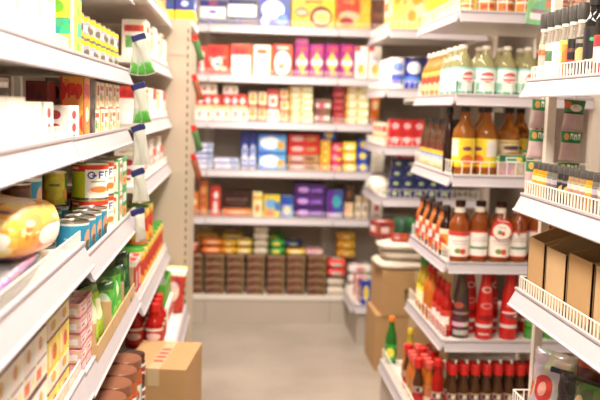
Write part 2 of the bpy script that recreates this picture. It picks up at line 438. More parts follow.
# ------------------------------------------------------------------ product builders
def carton(w_, d_, h_, m, name='carton', cat='box', bev=.0012):
    return (name, cat, [(name, boxm(w_, d_, h_, m, bev), [])])
def bottle(name, R, H, rn, body, capm, labm, hs=.6, hn=.84, cap=.022, rc=None, lab=(.14, .52), cat='bottle', band=None, seg=20, waist=0):
    rc = rc or rn * 1.15
    hc = H - cap
    pr = [(0, 0), (R*.86, 0), (R, R*.18)]
    if waist: pr += [(R, H*.30), (R*(1-waist), H*.42)]
    pr += [(R, hs*H)]
    for t in (.25, .5, .75, 1):
        s = .5 - .5*math.cos(math.pi*t); pr.append((R + (rn-R)*s, (hs + (hn-hs)*t)*H))
    pr += [(rn, hc), (0, hc)]
    pr = tuple((round(a, 5), round(c, 5)) for a, c in pr)
    parts = [('body', lathe(pr, body, seg), []),
             ('cap', lathe(tuple((round(a, 5), round(c, 5)) for a, c in ((0, hc+.0003), (rc, hc+.0003), (rc, H-.002), (rc*.9, H), (0, H))), capm, 14), [])]
    if labm is not None: parts.append(('label', sleeve(round(R+.0012, 5), round(lab[0]*H, 5), round(lab[1]*H, 5), labm, seg), []))
    if band is not None: parts.append(('neck_band', sleeve(round(rn+.0012, 5), round(hn*H, 5), round(hc-.001, 5), band, 14), []))
    return (name, cat, parts)
def can(name, R, H, labm, lidm=None, cat='can', seg=22):
    lidm = lidm or STEEL
    return (name, cat, [('body', lathe(((0, .001), (R*.97, .001), (R, .003), (R, H-.003), (R*.98, H-.002), (0, H-.002)), labm, seg), []),
            ('lid', lathe(((0, H-.0015), (R*.9, H-.0015), (R*.92, H+.001), (R*1.01, H+.001), (R*1.01, H-.003), (R*1.002, H-.003)), lidm, seg), []),
            ('bottom_rim', lathe(((R*.95, 0), (R*1.01, 0), (R*1.01, .003), (R*.95, .003)), lidm, seg), [])])
def jar(name, R, H, body, lidm, labm, lid=.022, lab=(.12, .68), cat='jar', seg=22):
    hl = H - lid
    rr = lambda q: tuple((round(a, 5), round(c, 5)) for a, c in q)
    parts = [('glass', lathe(rr(((0, 0), (R*.9, 0), (R, R*.12), (R, hl*.86), (R*.93, hl*.96), (R*.9, hl), (0, hl))), body, seg), []),
             ('lid', lathe(rr(((0, hl+.0003), (R*.96, hl+.0003), (R*.97, hl+.002), (R*.97, H-.003), (R*.93, H), (R*.8, H-.001), (0, H-.001))), lidm, seg), [])]
    if labm is not None: parts.append(('label', sleeve(round(R+.001, 5), round(lab[0]*hl, 5), round(lab[1]*hl, 5), labm, seg), []))
    return (name, cat, parts)
def tray(w_, d_, h_, m, lidm):
    """clear clamshell of biscuits: brown filled body and a lighter lid with rim"""
    return ('biscuit_tub', 'tub', [('body', boxm(w_*.95, d_*.95, h_*.84, m, .006), []),
            ('lid', raw([(-w_/2, w_/2, -d_/2, d_/2, h_*.80, h_*.88), (-w_*.46, w_*.46, -d_*.46, d_*.46, h_*.88, h_)], lidm), [])])
def pouch(name, w_, h_, t, m, seed=1, crk=.15, cat='bag'):
    return (name, cat, [(name, pillow(w_, h_, t, m, seed, crk), [])])
def bag(name, w_, d_, h_, m, seed=1, amp=.12, cat='bag'):
    return (name, cat, [(name, soft(w_, d_, h_, m, seed, amp), [])])

# ------------------------------------------------------------------ prints
P = {}
def D(k, *a, **kw): P[k] = prt('print_' + k, *a, **kw)
D('navy', '#252f74', [('r',.03,.97,.32,.74,'#f1efe9'), ('e',.5,.55,.16,.06,'#3a4aa0'), ('r',.35,.65,.85,.92,'#c23a4a')])
D('navy2', '#1f2858', [('r',.0,.95,.38,.8,'#f5f3ef'), ('e',.5,.6,.12,.06,'#7d86b8'), ('r',.5,1,.03,.2,'#6a3a5a')])
D('blueblob', '#2f3f9a', [('e',.45,.62,.36,.3,'#f4f6ff'), ('e',.75,.3,.18,.2,'#5f7ae0'), ('e',.2,.25,.12,.16,'#dfe6ff')])
D('wafer', '#e3c02e', [('e',.22,.55,.17,.16,'#8a5a35'), ('e',.22,.55,.13,.09,'#d9b98a'), ('e',.68,.42,.27,.36,'#7d3b25'), ('e',.7,.42,.2,.22,'#e7cd84'), ('r',.55,.9,.38,.44,'#b98a3c'), ('r',.3,.7,.86,.95,'#8d5a20')])
D('cookie', '#dca93a', [('r',0,.68,.35,1,'#cf4a2a'), ('e',.38,.42,.3,.16,'#e8b98b'), ('e',.3,.28,.2,.12,'#8c3b26'), ('r',.2,.5,.8,.9,'#e78a50')])
D('brown', '#6b4230', [('r',.1,.9,.4,.6,'#8a5a40')])
D('redpic', '#d83a28', [('s',.12,.88,.18,.62,'#f5e9cf',4), ('e',.45,.42,.26,.16,'#f7f3e4'), ('e',.5,.38,.16,.08,'#7fb89a'), ('e',.42,.84,.28,.09,'#b81f22')])
D('redwhite', '#f6efe6', [('r',0,1,.66,1,'#dc4a34'), ('e',.5,.8,.36,.1,'#c62d26'), ('e',.4,.35,.24,.18,'#fff7e6'), ('r',0,.06,0,1,'#d9452f')])
D('orangewhite', '#faf3ea', [('r',0,.1,0,1,'#e98a50'), ('r',.9,1,0,1,'#e98a50'), ('e',.5,.8,.3,.09,'#e06a3a')])
D('redcircle', '#d44632', [('e',.5,.44,.42,.36,'#fbf3ec'), ('e',.45,.34,.2,.1,'#e5a070'), ('r',.2,.8,.86,.93,'#f4d9cc')])
D('purple', '#a01f78', [('d',.5,.47,.44,.3,'#f0cf4a'), ('r',.12,.88,.4,.54,'#efe3ea'), ('e',.5,.84,.34,.08,'#d84a58'), ('r',.1,.9,.04,.1,'#7d1a70'), ('e',.6,.17,.28,.06,'#c79a3e')])
D('pinkcard', '#cf5f9f', [('r',.1,.9,.45,.6,'#e2a6cb')])
D('whitegold', '#efe6de', [('e',.5,.3,.28,.18,'#e2b24a'), ('r',.0,.4,.85,1,'#cf4636'), ('r',.2,.8,.6,.66,'#c9bdb2')])
D('creamred', '#efdfb6', [('r',0,1,.0,.2,'#cf5140'), ('e',.5,.58,.3,.24,'#e59b3c'), ('r',.15,.85,.84,.94,'#c9483c')])
D('redpack', '#c8382f', [('d',.2,.5,.12,.3,'#f6e3dc'), ('d',.5,.5,.12,.3,'#f6e3dc'), ('d',.8,.5,.12,.3,'#f6e3dc'), ('r',0,1,0,.14,'#f0d7b0')])
D('whitepack', '#f8f2e8', [('e',.25,.5,.09,.22,'#d15a44'), ('e',.75,.5,.1,.24,'#d8804a'), ('r',0,1,.84,1,'#e9c98a')])
D('redframe', '#cf4234', [('r',.14,.86,.12,.7,'#f6ede4'), ('e',.5,.4,.2,.16,'#e2824e')])
D('creamstack', '#f3e8bb', [('r',0,.12,0,1,'#d7a63f'), ('r',.42,.58,.2,.8,'#d3b765'), ('r',0,1,0,.14,'#b9923c'), ('r',.7,.95,.3,.6,'#fff8dc')])
D('darkred', '#8f2326', [('r',.2,.8,.35,.6,'#c85a4e'), ('r',0,1,0,.12,'#5a1418')])
D('brownpack', '#7a5545', [('r',.05,.95,.35,.65,'#e9d9cf'), ('e',.4,.5,.2,.2,'#c94f55')])
D('bluewhite', '#eef1f8', [('r',0,1,0,.3,'#3c4aa0'), ('r',.62,.95,.4,.8,'#7f8ecf'), ('r',.08,.45,.5,.64,'#9aa6d6')])
D('bluebox', '#2b3f9e', [('e',.5,.48,.34,.18,'#dfe8fb'), ('e',.5,.48,.18,.09,'#4f6fd0'), ('r',.1,.9,.82,.92,'#1a2668')])
D('skyblue', '#5d9be0', [('e',.42,.52,.36,.34,'#eef6ff'), ('e',.82,.4,.14,.24,'#d99a4e'), ('r',0,1,.88,1,'#2d5fc0')])
D('redbis', '#c5261f', [('e',.3,.5,.2,.26,'#e0b8a4'), ('e',.72,.5,.18,.22,'#b97a4a'), ('r',0,1,.88,1,'#8d1512')])
D('beigebis', '#b98a68', [('e',.3,.5,.2,.26,'#d8cabb'), ('e',.72,.45,.18,.22,'#8a5534'), ('r',0,1,.86,1,'#a8342a')])
D('yellowring', '#e8b52c', [('e',.5,.5,.38,.38,'#b5542a'), ('e',.5,.5,.24,.24,'#f3dc6a')])
D('pinkred', '#cf2f57', [('e',.4,.5,.24,.3,'#f3a6a0'), ('r',.6,.95,.2,.5,'#e2c24a')])
D('yellowpack', '#ecd02e', [('e',.5,.5,.36,.3,'#f7eeb4'), ('r',0,1,0,.16,'#b93a28')])
D('greenpack', '#2f9a3c', [('e',.4,.5,.26,.3,'#e6e04c'), ('r',.65,.95,.25,.7,'#17662a')])
D('bluepack', '#2747a8', [('e',.5,.5,.3,.3,'#e9d35a')])
D('orangebox', '#df7a2a', [('e',.5,.6,.32,.14,'#f6d9a0'), ('r',.1,.9,.08,.24,'#a83a1c')])
D('orangetall', '#b5602c', [('e',.5,.72,.34,.12,'#e9a15a'), ('s',.1,.9,.1,.5,'#dc9a4a',5)])
D('redtall', '#cf3a30', [('r',.3,.7,.12,.5,'#f2dcd0'), ('e',.55,.7,.22,.12,'#f4efe4')])
D('choc', '#42231c', [('r',.12,.88,.6,.66,'#9a7a60'), ('r',.2,.8,.44,.5,'#7d5a45'), ('r',0,1,0,.1,'#2c1512')])
D('creamyellow', '#e9dca0', [('r',0,1,.7,.86,'#dfae3a'), ('e',.5,.35,.26,.16,'#c77f40')])
D('yellowblue', '#e8d23c', [('e',.45,.6,.34,.22,'#7fb8dc'), ('r',.1,.7,.1,.32,'#d86a2e'), ('r',.7,1,.3,.7,'#3f6fc0')])
D('bluemix', '#7f9fd8', [('r',0,1,.6,1,'#2c55b0'), ('e',.5,.35,.3,.2,'#eee3b0')])
D('violet', '#4b2170', [('e',.3,.5,.18,.24,'#c9a6e0'), ('r',.55,.9,.3,.62,'#8d5ac0'), ('r',0,1,0,.1,'#2e1248')])
D('tealpurple', '#3f4fa8', [('r',.0,.4,0,1,'#6a2f90'), ('e',.6,.6,.25,.22,'#4fb0b8'), ('r',.1,.9,.06,.2,'#d8c4ea')])
D('cocoa', '#3c241c', [('r',.06,.94,.06,.5,'#d9b98c'), ('e',.5,.74,.26,.12,'#7c4a26')])
D('beigejar', '#c9b08c', [('r',0,1,.2,.7,'#e9dcc4'), ('e',.5,.45,.2,.14,'#8a5c38')])
D('bisc', '#5c3722', [('s',.04,.96,.08,.9,'#9b6a40',5)], rough=.25)
D('bigyellow', '#f0d977', [('s',.02,.98,.05,.66,'#f8eec0',3), ('s',.05,.95,.02,.6,'#e2b23c',4), ('e',.62,.76,.18,.11,'#d0506a'), ('r',.52,.72,.73,.79,'#f0cdd2'), ('r',.18,.32,.82,.96,'#9a8fa0')])
D('checker', '#f3ead8', [('r',.0,1,.62,.86,'#e23a28'), ('r',.0,1,.26,.48,'#f0b64a'), ('r',.3,.7,0,1,'#f8d39a')])
D('bluetin', '#2a3c92', [('e',.5,.68,.3,.18,'#eef2fb'), ('r',0,1,.22,.42,'#5f8fe0'), ('r',0,1,.9,1,'#1a2560')])
D('whitetin', '#f0f2fa', [('r',.2,.8,.2,.5,'#5a74c8'), ('e',.5,.72,.26,.14,'#8fa2dc')])
D('redgrid', '#c72a2c', [('e',.5,.52,.28,.2,'#f2d8d2'), ('r',.36,.64,.46,.58,'#c96a68'), ('r',0,1,.94,1,'#8c1518')])
D('navygreen', '#222a5a', [('e',.5,.5,.2,.24,'#7f9a50'), ('r',.0,.3,.0,.2,'#4a5aa0'), ('r',.3,.7,.42,.56,'#d8dfb0')])
D('redbrown', '#8e3530', [('r',.1,.6,.3,.7,'#e2cdbc'), ('e',.75,.5,.16,.24,'#b9553a')])
D('rice', '#d9cfbc', [('s',.1,.9,.2,.8,'#c2b296',6), ('e',.5,.5,.14,.12,'#b9a688')], rough=.5, bump=.5, busy=.15)
D('greenbag', '#1f4a2c', [('s',.0,1,.0,1,'#2f6a3c',5)], bump=.5)
D('vinegar', '#e2f1e6', [('r',0,1,.0,.08,'#6fb5a4'), ('e',.5,.62,.24,.2,'#d2575a'), ('r',.28,.72,.58,.68,'#f4dcd8'), ('r',.06,.26,.12,.42,'#8fc4b0'), ('r',.74,.94,.15,.4,'#9fcdb8'), ('r',0,1,.92,1,'#8fd0cc')], busy=.15)
D('vinegarwarm', '#efd27a', [('e',.5,.6,.3,.2,'#c2502f'), ('r',0,1,0,.14,'#b9742f'), ('r',.1,.9,.82,.92,'#d99a3a')])
D('cider', '#f0d22f', [('r',.5,.98,.4,.96,'#ece6d6'), ('e',.24,.66,.14,.07,'#7a4a50'), ('e',.25,.3,.18,.16,'#d97c2e'), ('r',0,1,.0,.06,'#c2402a')])
D('cider2', '#f1e3b4', [('e',.5,.68,.26,.09,'#6a4048'), ('e',.5,.3,.26,.2,'#dc8a2c'), ('r',.1,.9,.86,.94,'#d9b04a')])
D('pinkbox', '#c8aca4', [('r',0,1,.6,1,'#24733f'), ('r',.25,.75,.66,.9,'#e9efe4'), ('e',.82,.8,.1,.12,'#e2c04a'), ('r',.3,.7,.72,.84,'#3f8a55')])
D('stripes', '#e8c23a', [('r',0,1,.62,1,'#6a3a22'), ('r',0,1,.3,.45,'#4f8fd0'), ('r',0,1,.12,.3,'#e6ead0')])
D('apple', '#efe4d8', [('r',0,1,.82,1,'#c23a34'), ('e',.56,.22,.10,.11,'#d2402c'), ('e',.40,.24,.10,.10,'#6f8f3a'), ('r',.2,.8,.6,.64,'#b9a99c'), ('r',.25,.75,.5,.53,'#b9a99c'), ('r',0,1,0,.03,'#c23a34')], busy=.15)
D('apple2', '#ebe4da', [('r',0,1,.93,1,'#c9473f'), ('r',.1,.9,.3,.4,'#5f8a6a'), ('r',.2,.8,.6,.64,'#b9a99c'), ('r',.25,.75,.7,.73,'#b9a99c'), ('r',0,1,0,.05,'#c9473f')], busy=.15)
D('tagprint', '#c93532', [('e',.5,.4,.42,.36,'#eee6d8'), ('e',.42,.34,.10,.10,'#6f8f3a'), ('e',.58,.3,.10,.10,'#d2402c'), ('r',.3,.7,.56,.6,'#b9a99c'), ('r',.25,.75,.86,.9,'#f0cfc8')], busy=.15)
D('orangelab', '#e08a2e', [('r',0,1,.75,1,'#f0e0c4'), ('e',.5,.4,.3,.2,'#c2521f')])
D('redlab', '#c93a30', [('r',.1,.9,.3,.7,'#efe4d8')])
D('redsauce', '#c4221b', [('e',.5,.82,.15,.05,'#e0b0a8'), ('e',.5,.82,.08,.03,'#b81d18'), ('o',.5,.56,.13,.05,'#d08a80'), ('e',.5,.36,.16,.05,'#8f1512'), ('r',0,1,.2,.255,'#ddd3ca'), ('r',.35,.55,.08,.11,'#e6c0b8')], rough=.3, busy=.15)
D('redsauce2', '#c4221b', [('r',.3,.85,.44,.47,'#e8d4cc'), ('r',.4,.95,.37,.41,'#5a4a48'), ('r',.55,.9,.38,.41,'#d8d0cc'), ('r',0,1,.2,.255,'#ddd3ca'), ('r',.4,.7,.56,.58,'#e0a49a')], rough=.3, busy=.15)
D('brownsauce', '#4a362c', [('r',0,1,.2,.27,'#c9bcb0'), ('r',.2,.7,.4,.44,'#a8826a'), ('e',.4,.55,.12,.05,'#b5583a'), ('r',.3,.8,.06,.14,'#b0a8a2')], rough=.3)
D('greencan', '#4fae3c', [('r',0,1,.72,1,'#e6ead8'), ('r',0,1,.42,.5,'#2f7a2c'), ('e',.5,.86,.2,.1,'#3f8a3c')])
D('redcapbottle', '#8a1a18', [('r',0,1,.62,1,'#b58a72'), ('r',.2,.8,.70,.92,'#2a2522'), ('e',.5,.8,.14,.12,'#d9c9b8'), ('r',.0,1,.0,.5,'#c01f1c')])
D('stripelab', '#b9743f', [('r',0,1,0,.4,'#d9c9a8')])
D('pepper', '#f2b59a', [('r',.2,.8,.7,.86,'#e06a4a'), ('r',.1,.9,.05,.2,'#f6dccf')])
D('greenherb', '#e9eedc', [('r',0,1,.5,.8,'#5a7a4a'), ('r',.2,.8,.2,.3,'#c2d0b0')])
D('saltwhite', '#f5f0e4', [('r',.2,.8,.4,.6,'#d9d0c0')])
D('orangeyel', '#efcf6a', [('r',.4,1,0,.9,'#e8843a'), ('r',.1,.35,.2,.7,'#f6efcf')])
D('blackred', '#25201f', [('r',0,1,.38,.46,'#d8472e'), ('r',.15,.85,.66,.76,'#7a4a40'), ('r',.2,.8,.1,.24,'#c9c0b8')])
D('blackswoosh', '#232020', [('e',.45,.5,.3,.22,'#d8cf3a'), ('e',.36,.53,.28,.2,'#232020'), ('e',.45,.74,.08,.04,'#3aa070'), ('r',.3,.7,.05,.14,'#b9b4a8')])
D('spicegold', '#d9a02a', [('r',0,1,.7,.9,'#efd9a0'), ('r',.2,.8,.3,.5,'#b9781c')])
D('spicegrey', '#77706a', [('r',0,1,.7,.9,'#b9b2a8'), ('r',.2,.8,.3,.5,'#4a4542')])
D('spiceblack', '#35302e', [('e',.5,.55,.26,.2,'#c9b86a'), ('r',.1,.9,.85,.95,'#8f8a80')])
D('spicetan', '#a98d6e', [('r',0,1,.7,.9,'#d9ccb8'), ('r',.2,.8,.3,.5,'#7d6248')])
D('sachet', '#c2aaa6', [('r',0,1,.60,.97,'#1f7a3f'), ('e',.24,.80,.13,.12,'#dca45a'), ('r',.42,.56,.72,.92,'#dfeee2'), ('r',.60,.74,.70,.90,'#dfeee2'), ('r',.78,.92,.72,.92,'#dfeee2'), ('r',.46,.52,.72,.84,'#1f7a3f'), ('r',.65,.69,.70,.82,'#1f7a3f'), ('r',.83,.87,.72,.84,'#1f7a3f')], rough=.3, busy=.15)
D('sachet2', '#c2aaa6', [('r',0,1,.55,.97,'#2f7a3f'), ('e',.15,.82,.16,.12,'#e06a3a'), ('e',.55,.72,.3,.12,'#f0ebe0'), ('e',.5,.78,.1,.06,'#e8b0b8'), ('r',.0,1,.52,.58,'#173f24')], rough=.3, busy=.15)
D('greencard', '#8fce96', [('r',.12,.8,.12,.26,'#f2f0ea'), ('r',.12,.75,.28,.36,'#a99a90'), ('e',.66,.52,.12,.11,'#e89a7a'), ('e',.85,.75,.1,.1,'#e8b39a'), ('r',.14,.4,.58,.72,'#e6f4e4'), ('e',.42,.86,.08,.07,'#e89a7a')])
D('silver', '#cfc9c4', [('e',.42,.45,.22,.2,'#cf4a3c'), ('e',.42,.45,.10,.10,'#e6b08a'), ('r',.5,.95,.72,.8,'#4a4644'), ('r',.0,.15,.3,.5,'#e07a2a')], rough=.25, metal=.35, bump=.5)
D('brownchip', '#6a2a18', [('e',.5,.55,.3,.16,'#d8a088'), ('r',0,1,.85,1,'#c2592a'), ('s',.1,.9,.1,.45,'#a8462a',4)], rough=.25, bump=.5)
D('blackchip', '#2c2b28', [('e',.5,.5,.3,.12,'#d8d4cc'), ('s',.1,.9,.1,.45,'#b0452c',4)], rough=.25, bump=.5)
D('greenchip', '#5d7a3a', [('e',.6,.55,.3,.2,'#b5463c'), ('s',.05,.6,.4,.9,'#c9b070',4), ('r',0,1,0,.1,'#2c4a1c')], rough=.25, bump=.5)
D('bluecan', '#2f93b8', [('r',0,1,.92,1,'#e2e8e4'), ('r',0,1,0,.06,'#e2e8e4'), ('r',.28,.5,.5,.56,'#9fd0e0'), ('r',.28,.5,.38,.44,'#9fd0e0'), ('e',.85,.5,.14,.3,'#d9a888'), ('e',.84,.35,.1,.14,'#6a5a4a')], busy=.15)
D('yellowcan', '#c2b42c', [('e',.5,.5,.3,.36,'#d8cc3a'), ('r',.36,.64,.56,.64,'#8a8a20'), ('r',.0,.2,.0,1,'#3f7a34'), ('r',.8,1,0,1,'#3f7a34'), ('e',.82,.3,.1,.2,'#e08a3c'), ('r',0,1,.95,1,'#d8d0c0'), ('e',.2,.3,.1,.2,'#e0a03c')])
D('browncan', '#6a4a34', [('e',.6,.4,.2,.2,'#d8a078'), ('r',0,1,.9,1,'#4a3024')])
D('bigcan', '#c8d62e', [('r',0,1,.78,.97,'#d23a2c'), ('r',.42,1,0,.97,'#f3efe6'), ('r',.42,1,.84,.97,'#d23a2c'), ('r',.1,.3,.84,.91,'#f0cfc8'),
   ('o',.53,.68,.07,.11,'#34489a'), ('r',.54,.62,.64,.69,'#34489a'), ('r',.66,.69,.58,.79,'#34489a'), ('r',.69,.77,.74,.79,'#34489a'), ('r',.69,.75,.66,.70,'#34489a'), ('r',.80,.83,.60,.80,'#34489a'), ('r',.83,.9,.75,.8,'#34489a'),
   ('r',.52,.82,.47,.51,'#7fae7a'), ('e',.68,.24,.22,.14,'#e0d2b8'), ('e',.68,.26,.17,.09,'#dd7a3c'), ('e',.93,.3,.08,.12,'#dd6a3c')], busy=.15)
D('greencarton', '#f2efe2', [('r',0,.3,0,1,'#3fa04a'), ('r',.3,.42,0,1,'#8fc878'), ('e',.7,.4,.22,.2,'#e08a4a'), ('r',.45,.95,.72,.84,'#cf4a3c'), ('r',.0,1,.94,1,'#5fae5a')])
D('greencarton2', '#3f9a58', [('r',.1,.9,.12,.42,'#e9b84a'), ('r',.1,.9,.55,.85,'#dfe9d8'), ('e',.5,.26,.2,.1,'#c2592c')])
D('orangebag', '#f6b24a', [('s',.05,.95,.05,.9,'#fbe3a6',4), ('s',.1,.9,.1,.7,'#f08a2c',5), ('e',.62,.42,.3,.24,'#fdf6e6'), ('r',.0,1,.0,.06,'#7a3f70')], rough=.35, bump=.4)
D('darkbag', '#4a4446', [('r',0,1,.8,1,'#8a5a86'), ('s',0,1,.1,.7,'#8d8684',4)], rough=.3, bump=.4)
D('whitebrown', '#f0e9de', [('r',0,1,0,.10,'#6f3528'), ('r',.05,.95,.46,.5,'#7a3a2c'), ('e',.4,.78,.16,.12,'#d8a63a'), ('r',.0,.45,.16,.36,'#dd8038'), ('r',.5,.9,.2,.34,'#e8d8b0')])
D('yellowtea', '#e9cf62', [('r',0,1,.6,.66,'#7a3a2c'), ('r',0,1,.66,1,'#efe3c8'), ('e',.5,.84,.2,.1,'#d8a63a'), ('e',.6,.3,.18,.16,'#cf5a3c'), ('r',.1,.3,.1,.5,'#f3e6b0')])
D('pinkpack', '#dcaaa6', [('r',.1,.9,.3,.7,'#efe0dc'), ('r',.2,.6,.42,.56,'#b94a52'), ('r',0,1,0,.14,'#b5626a')])
D('greenpouch', '#4f9a3c', [('e',.5,.55,.3,.24,'#d4e6b8'), ('r',0,1,.84,1,'#2c5a2c'), ('s',.1,.9,.05,.4,'#8fbf5a',4)], rough=.3, bump=.4)
D('darkpouch', '#24402c', [('e',.5,.55,.26,.2,'#7fae5a'), ('s',.1,.9,.05,.9,'#3f6a3f',4)], rough=.3, bump=.4)
D('limepouch', '#a4c83c', [('e',.5,.55,.3,.2,'#f0f2cc'), ('r',0,1,.86,1,'#4f8a2c')], rough=.3, bump=.4)
D('spread', '#efe6d6', [('r',.55,.85,.1,.9,'#5fae9a'), ('e',.3,.5,.2,.26,'#c2602c'), ('r',.0,1,.86,1,'#b5442c')])
D('choclab', '#f0ece4', [('r',.0,1,.0,.3,'#5a2c22'), ('e',.5,.62,.26,.2,'#a8382c'), ('e',.7,.2,.2,.2,'#d9b98c')])
D('whitegreenbox', '#fbf8f0', [('r',.04,.2,.45,.9,'#8fd0a0'), ('e',.6,.5,.14,.18,'#d8efd6'), ('r',.4,.9,.8,.86,'#f0e68a'), ('r',.1,.5,.12,.2,'#e9dfa0')], busy=.15)
D('yellowgreenbox', '#efdc4a', [('r',.6,1,.6,1,'#3fae8a'), ('r',.0,.3,.0,1,'#f6efc0'), ('e',.7,.3,.16,.16,'#7fb83a')])
D('tuna', '#b7b0a8', [('r',0,1,.78,.98,'#e9d42a'), ('r',0,1,.02,.2,'#e9d42a'), ('e',.3,.45,.14,.22,'#d87a3a'), ('e',.7,.45,.12,.16,'#7a6a5c'), ('r',.42,.56,.3,.62,'#f0ebe2')])
D('whitecream', '#fdf9f0', [('e',.6,.4,.2,.14,'#f6e9c8'), ('e',.35,.3,.14,.08,'#f0c8a0'), ('r',.1,.9,.0,.05,'#e8dc9a')], busy=.15)
D('darkredbox', '#6a2320', [('r',.2,.8,.3,.7,'#8a3a30')])
D('whitered', '#f4ebe4', [('e',.5,.75,.2,.12,'#c2453c'), ('e',.5,.4,.2,.12,'#c2453c'), ('r',.4,.6,.1,.2,'#c2453c')])
D('redorange', '#e2913f', [('r',0,.1,0,1,'#b5342a'), ('s',.1,.95,.1,.95,'#cf3a2a',3), ('e',.5,.8,.26,.1,'#d8342a'), ('e',.55,.4,.26,.12,'#f4e3c0')])
D('blackstrip', '#2e2a28', [('s',0,1,0,1,'#6a645e',4)])
D('noodle', '#f2ead8', [('r',.1,.9,.7,.86,'#cf4a3a'), ('r',.15,.45,.3,.6,'#6fae5a'), ('r',.5,.85,.2,.5,'#e3b45a'), ('r',0,1,0,.08,'#c95a4a')])
D('noodle2', '#efe7d6', [('r',.0,.35,.0,1,'#c9b23a'), ('r',.5,.9,.5,.86,'#b5442f'), ('e',.7,.26,.2,.16,'#e3a45a')])
D('goldtin', '#e3b52c', [('e',.5,.55,.28,.24,'#c2432c'), ('r',0,1,0,.14,'#d86a2a'), ('r',0,1,.86,1,'#f0d67a')])
D('crate_label', '#f0ece2', [('r',.1,.9,.3,.7,'#c23a3a')])
D('redpouch', '#b5302c', [('e',.5,.5,.28,.22,'#e9c8b8'), ('r',0,1,.85,1,'#e0d8d0')], bump=.4)
D('yellowpk', '#e9d22e', [('r',0,1,.42,1,'#343f8a'), ('e',.5,.7,.2,.12,'#c9d2f0')])

GL_OLIVE = mat('pale_vinegar_liquid', '#ddd6a2', .05, trans=.7, ior=1.36)
GL_AMBER = mat('amber_cider_liquid', '#c27a30', .06, trans=.6, ior=1.36)
GL_JUICE = mat('brown_juice_liquid', '#b5602a', .05, trans=.55, ior=1.36)
GL_DARK = mat('dark_sauce_liquid', '#2e1712', .06, trans=.15, ior=1.4)
GL_GREEN = mat('green_glass', '#2f7a2c', .06, trans=.3, ior=1.4)
GL_CLEAR = mat('clear_jar_glass', '#e6e2d8', .05, trans=.8, ior=1.45)
PET_BROWN = mat('brown_oil_liquid', '#5a3a24', .06, trans=.3, ior=1.4)
RED_LIQ = mat('red_chilli_sauce', '#a81812', .12, trans=.1, ior=1.4)
ORG_LIQ = mat('orange_sauce', '#c9702a', .12, trans=.15, ior=1.4)
YEL_LIQ = mat('mustard_oil', '#c2a83a', .08, trans=.3, ior=1.4)
SPREADM = mat('peanut_spread', '#a85a2c', .25)
CAPB = mat('black_cap', '#26211f', .4); CAPW = mat('white_cap', '#e6ddd0', .4); CAPR = mat('red_cap', '#c8231e', .35)
CAPPK = mat('faded_red_cap', '#d8584e', .4); CAPG = mat('grey_cap', '#4a4744', .4); CAPBR = mat('brown_lid', '#8d5a42', .35)
CAPO = mat('orange_cap', '#e8782a', .4); CAPDB = mat('dark_brown_cap', '#45281e', .4); CAPGR = mat('green_cap', '#3f9a3c', .4); CAPY = mat('yellow_cap', '#d8b428', .4)
NAVYCLIP = mat('navy_plastic_clip', '#20265a', .35); CLEARP = mat('clear_cellophane', '#e4e6dc', .12, trans=.55, ior=1.2)
LEAFG = mat('bright_green_filling', '#4a9a38', .4, vary=.35, scale=60)
PLASTICG = mat('green_crate_plastic', '#5aa83c', .4)
FILM = mat('clear_film', '#ece8e0', .1, trans=.6, ior=1.2)
LIDC = mat('clear_tub_lid', '#b89c80', .12, trans=.25, ior=1.3)
TAPE = mat('brown_tape', '#c9b08a', .25); REDINK = mat('red_ink', '#c2504a', .6)

# ------------------------------------------------------------------ goods on the back wall
def fill(items, yf, zt, where, flip=0):
    """items: (x0, x1, top, depth, print, name, category, description, layers[, base lift, y offset])"""
    for it in items:
        x0, x1, zz, d, m, name, cat, desc, n = it[:9]
        lift = it[9] if len(it) > 9 else 0; yo = it[10] if len(it) > 10 else 0
        h = (zz - zt - lift) / n; w_ = x1 - x0 - .003
        sp = carton(w_, d, h - .0006, P[m] if isinstance(m, str) else m, name, cat, .0015)
        for k in range(n):
            lb = f'{desc}, {where}' if n == 1 else f'{desc}, {level(k, n)} in stack, {where}'
            jx = 0 if n == 1 else random.uniform(-.003, .003)
            put(sp, ((x0+x1)/2 + jx, yf + d/2 + yo + (random.uniform(0, .012) if n > 1 else (.004 if lift else random.uniform(0, .014))), zt + lift + k*h), random.uniform(-.035, .035) if n == 1 else random.uniform(-.03, .03) * (w_ < .2),
                lb, f'goods {where}')
W = ['on the top back-wall shelf', 'on the second back-wall shelf', 'on the third back-wall shelf', 'on the fourth back-wall shelf', 'on the fifth back-wall shelf']
YF = 5.335
fill([
 (-0.267, -0.093, 2.054, .14, 'navy', 'biscuit_carton', 'box', 'navy carton with wide white band at far left', 1),
 (-0.087, 0.101, 2.067, .16, 'navy2', 'biscuit_carton', 'box', 'navy and white carton second from left', 1),
 (0.107, 0.303, 2.080, .12, 'blueblob', 'biscuit_carton', 'box', 'bright blue carton with white splash', 1),
 (0.315, 0.588, 2.083, .16, 'wafer', 'wafer_carton', 'box', 'yellow carton picturing chocolate wafers', 1),
 (0.594, 0.817, 2.105, .16, 'cookie', 'cookie_carton', 'box', 'orange-red and yellow carton picturing biscuits', 1),
 (0.824, 0.901, 2.092, .16, 'brown', 'cookie_carton', 'box', 'plain dark brown carton at the right end', 1),
], YF, BT[0], W[0])
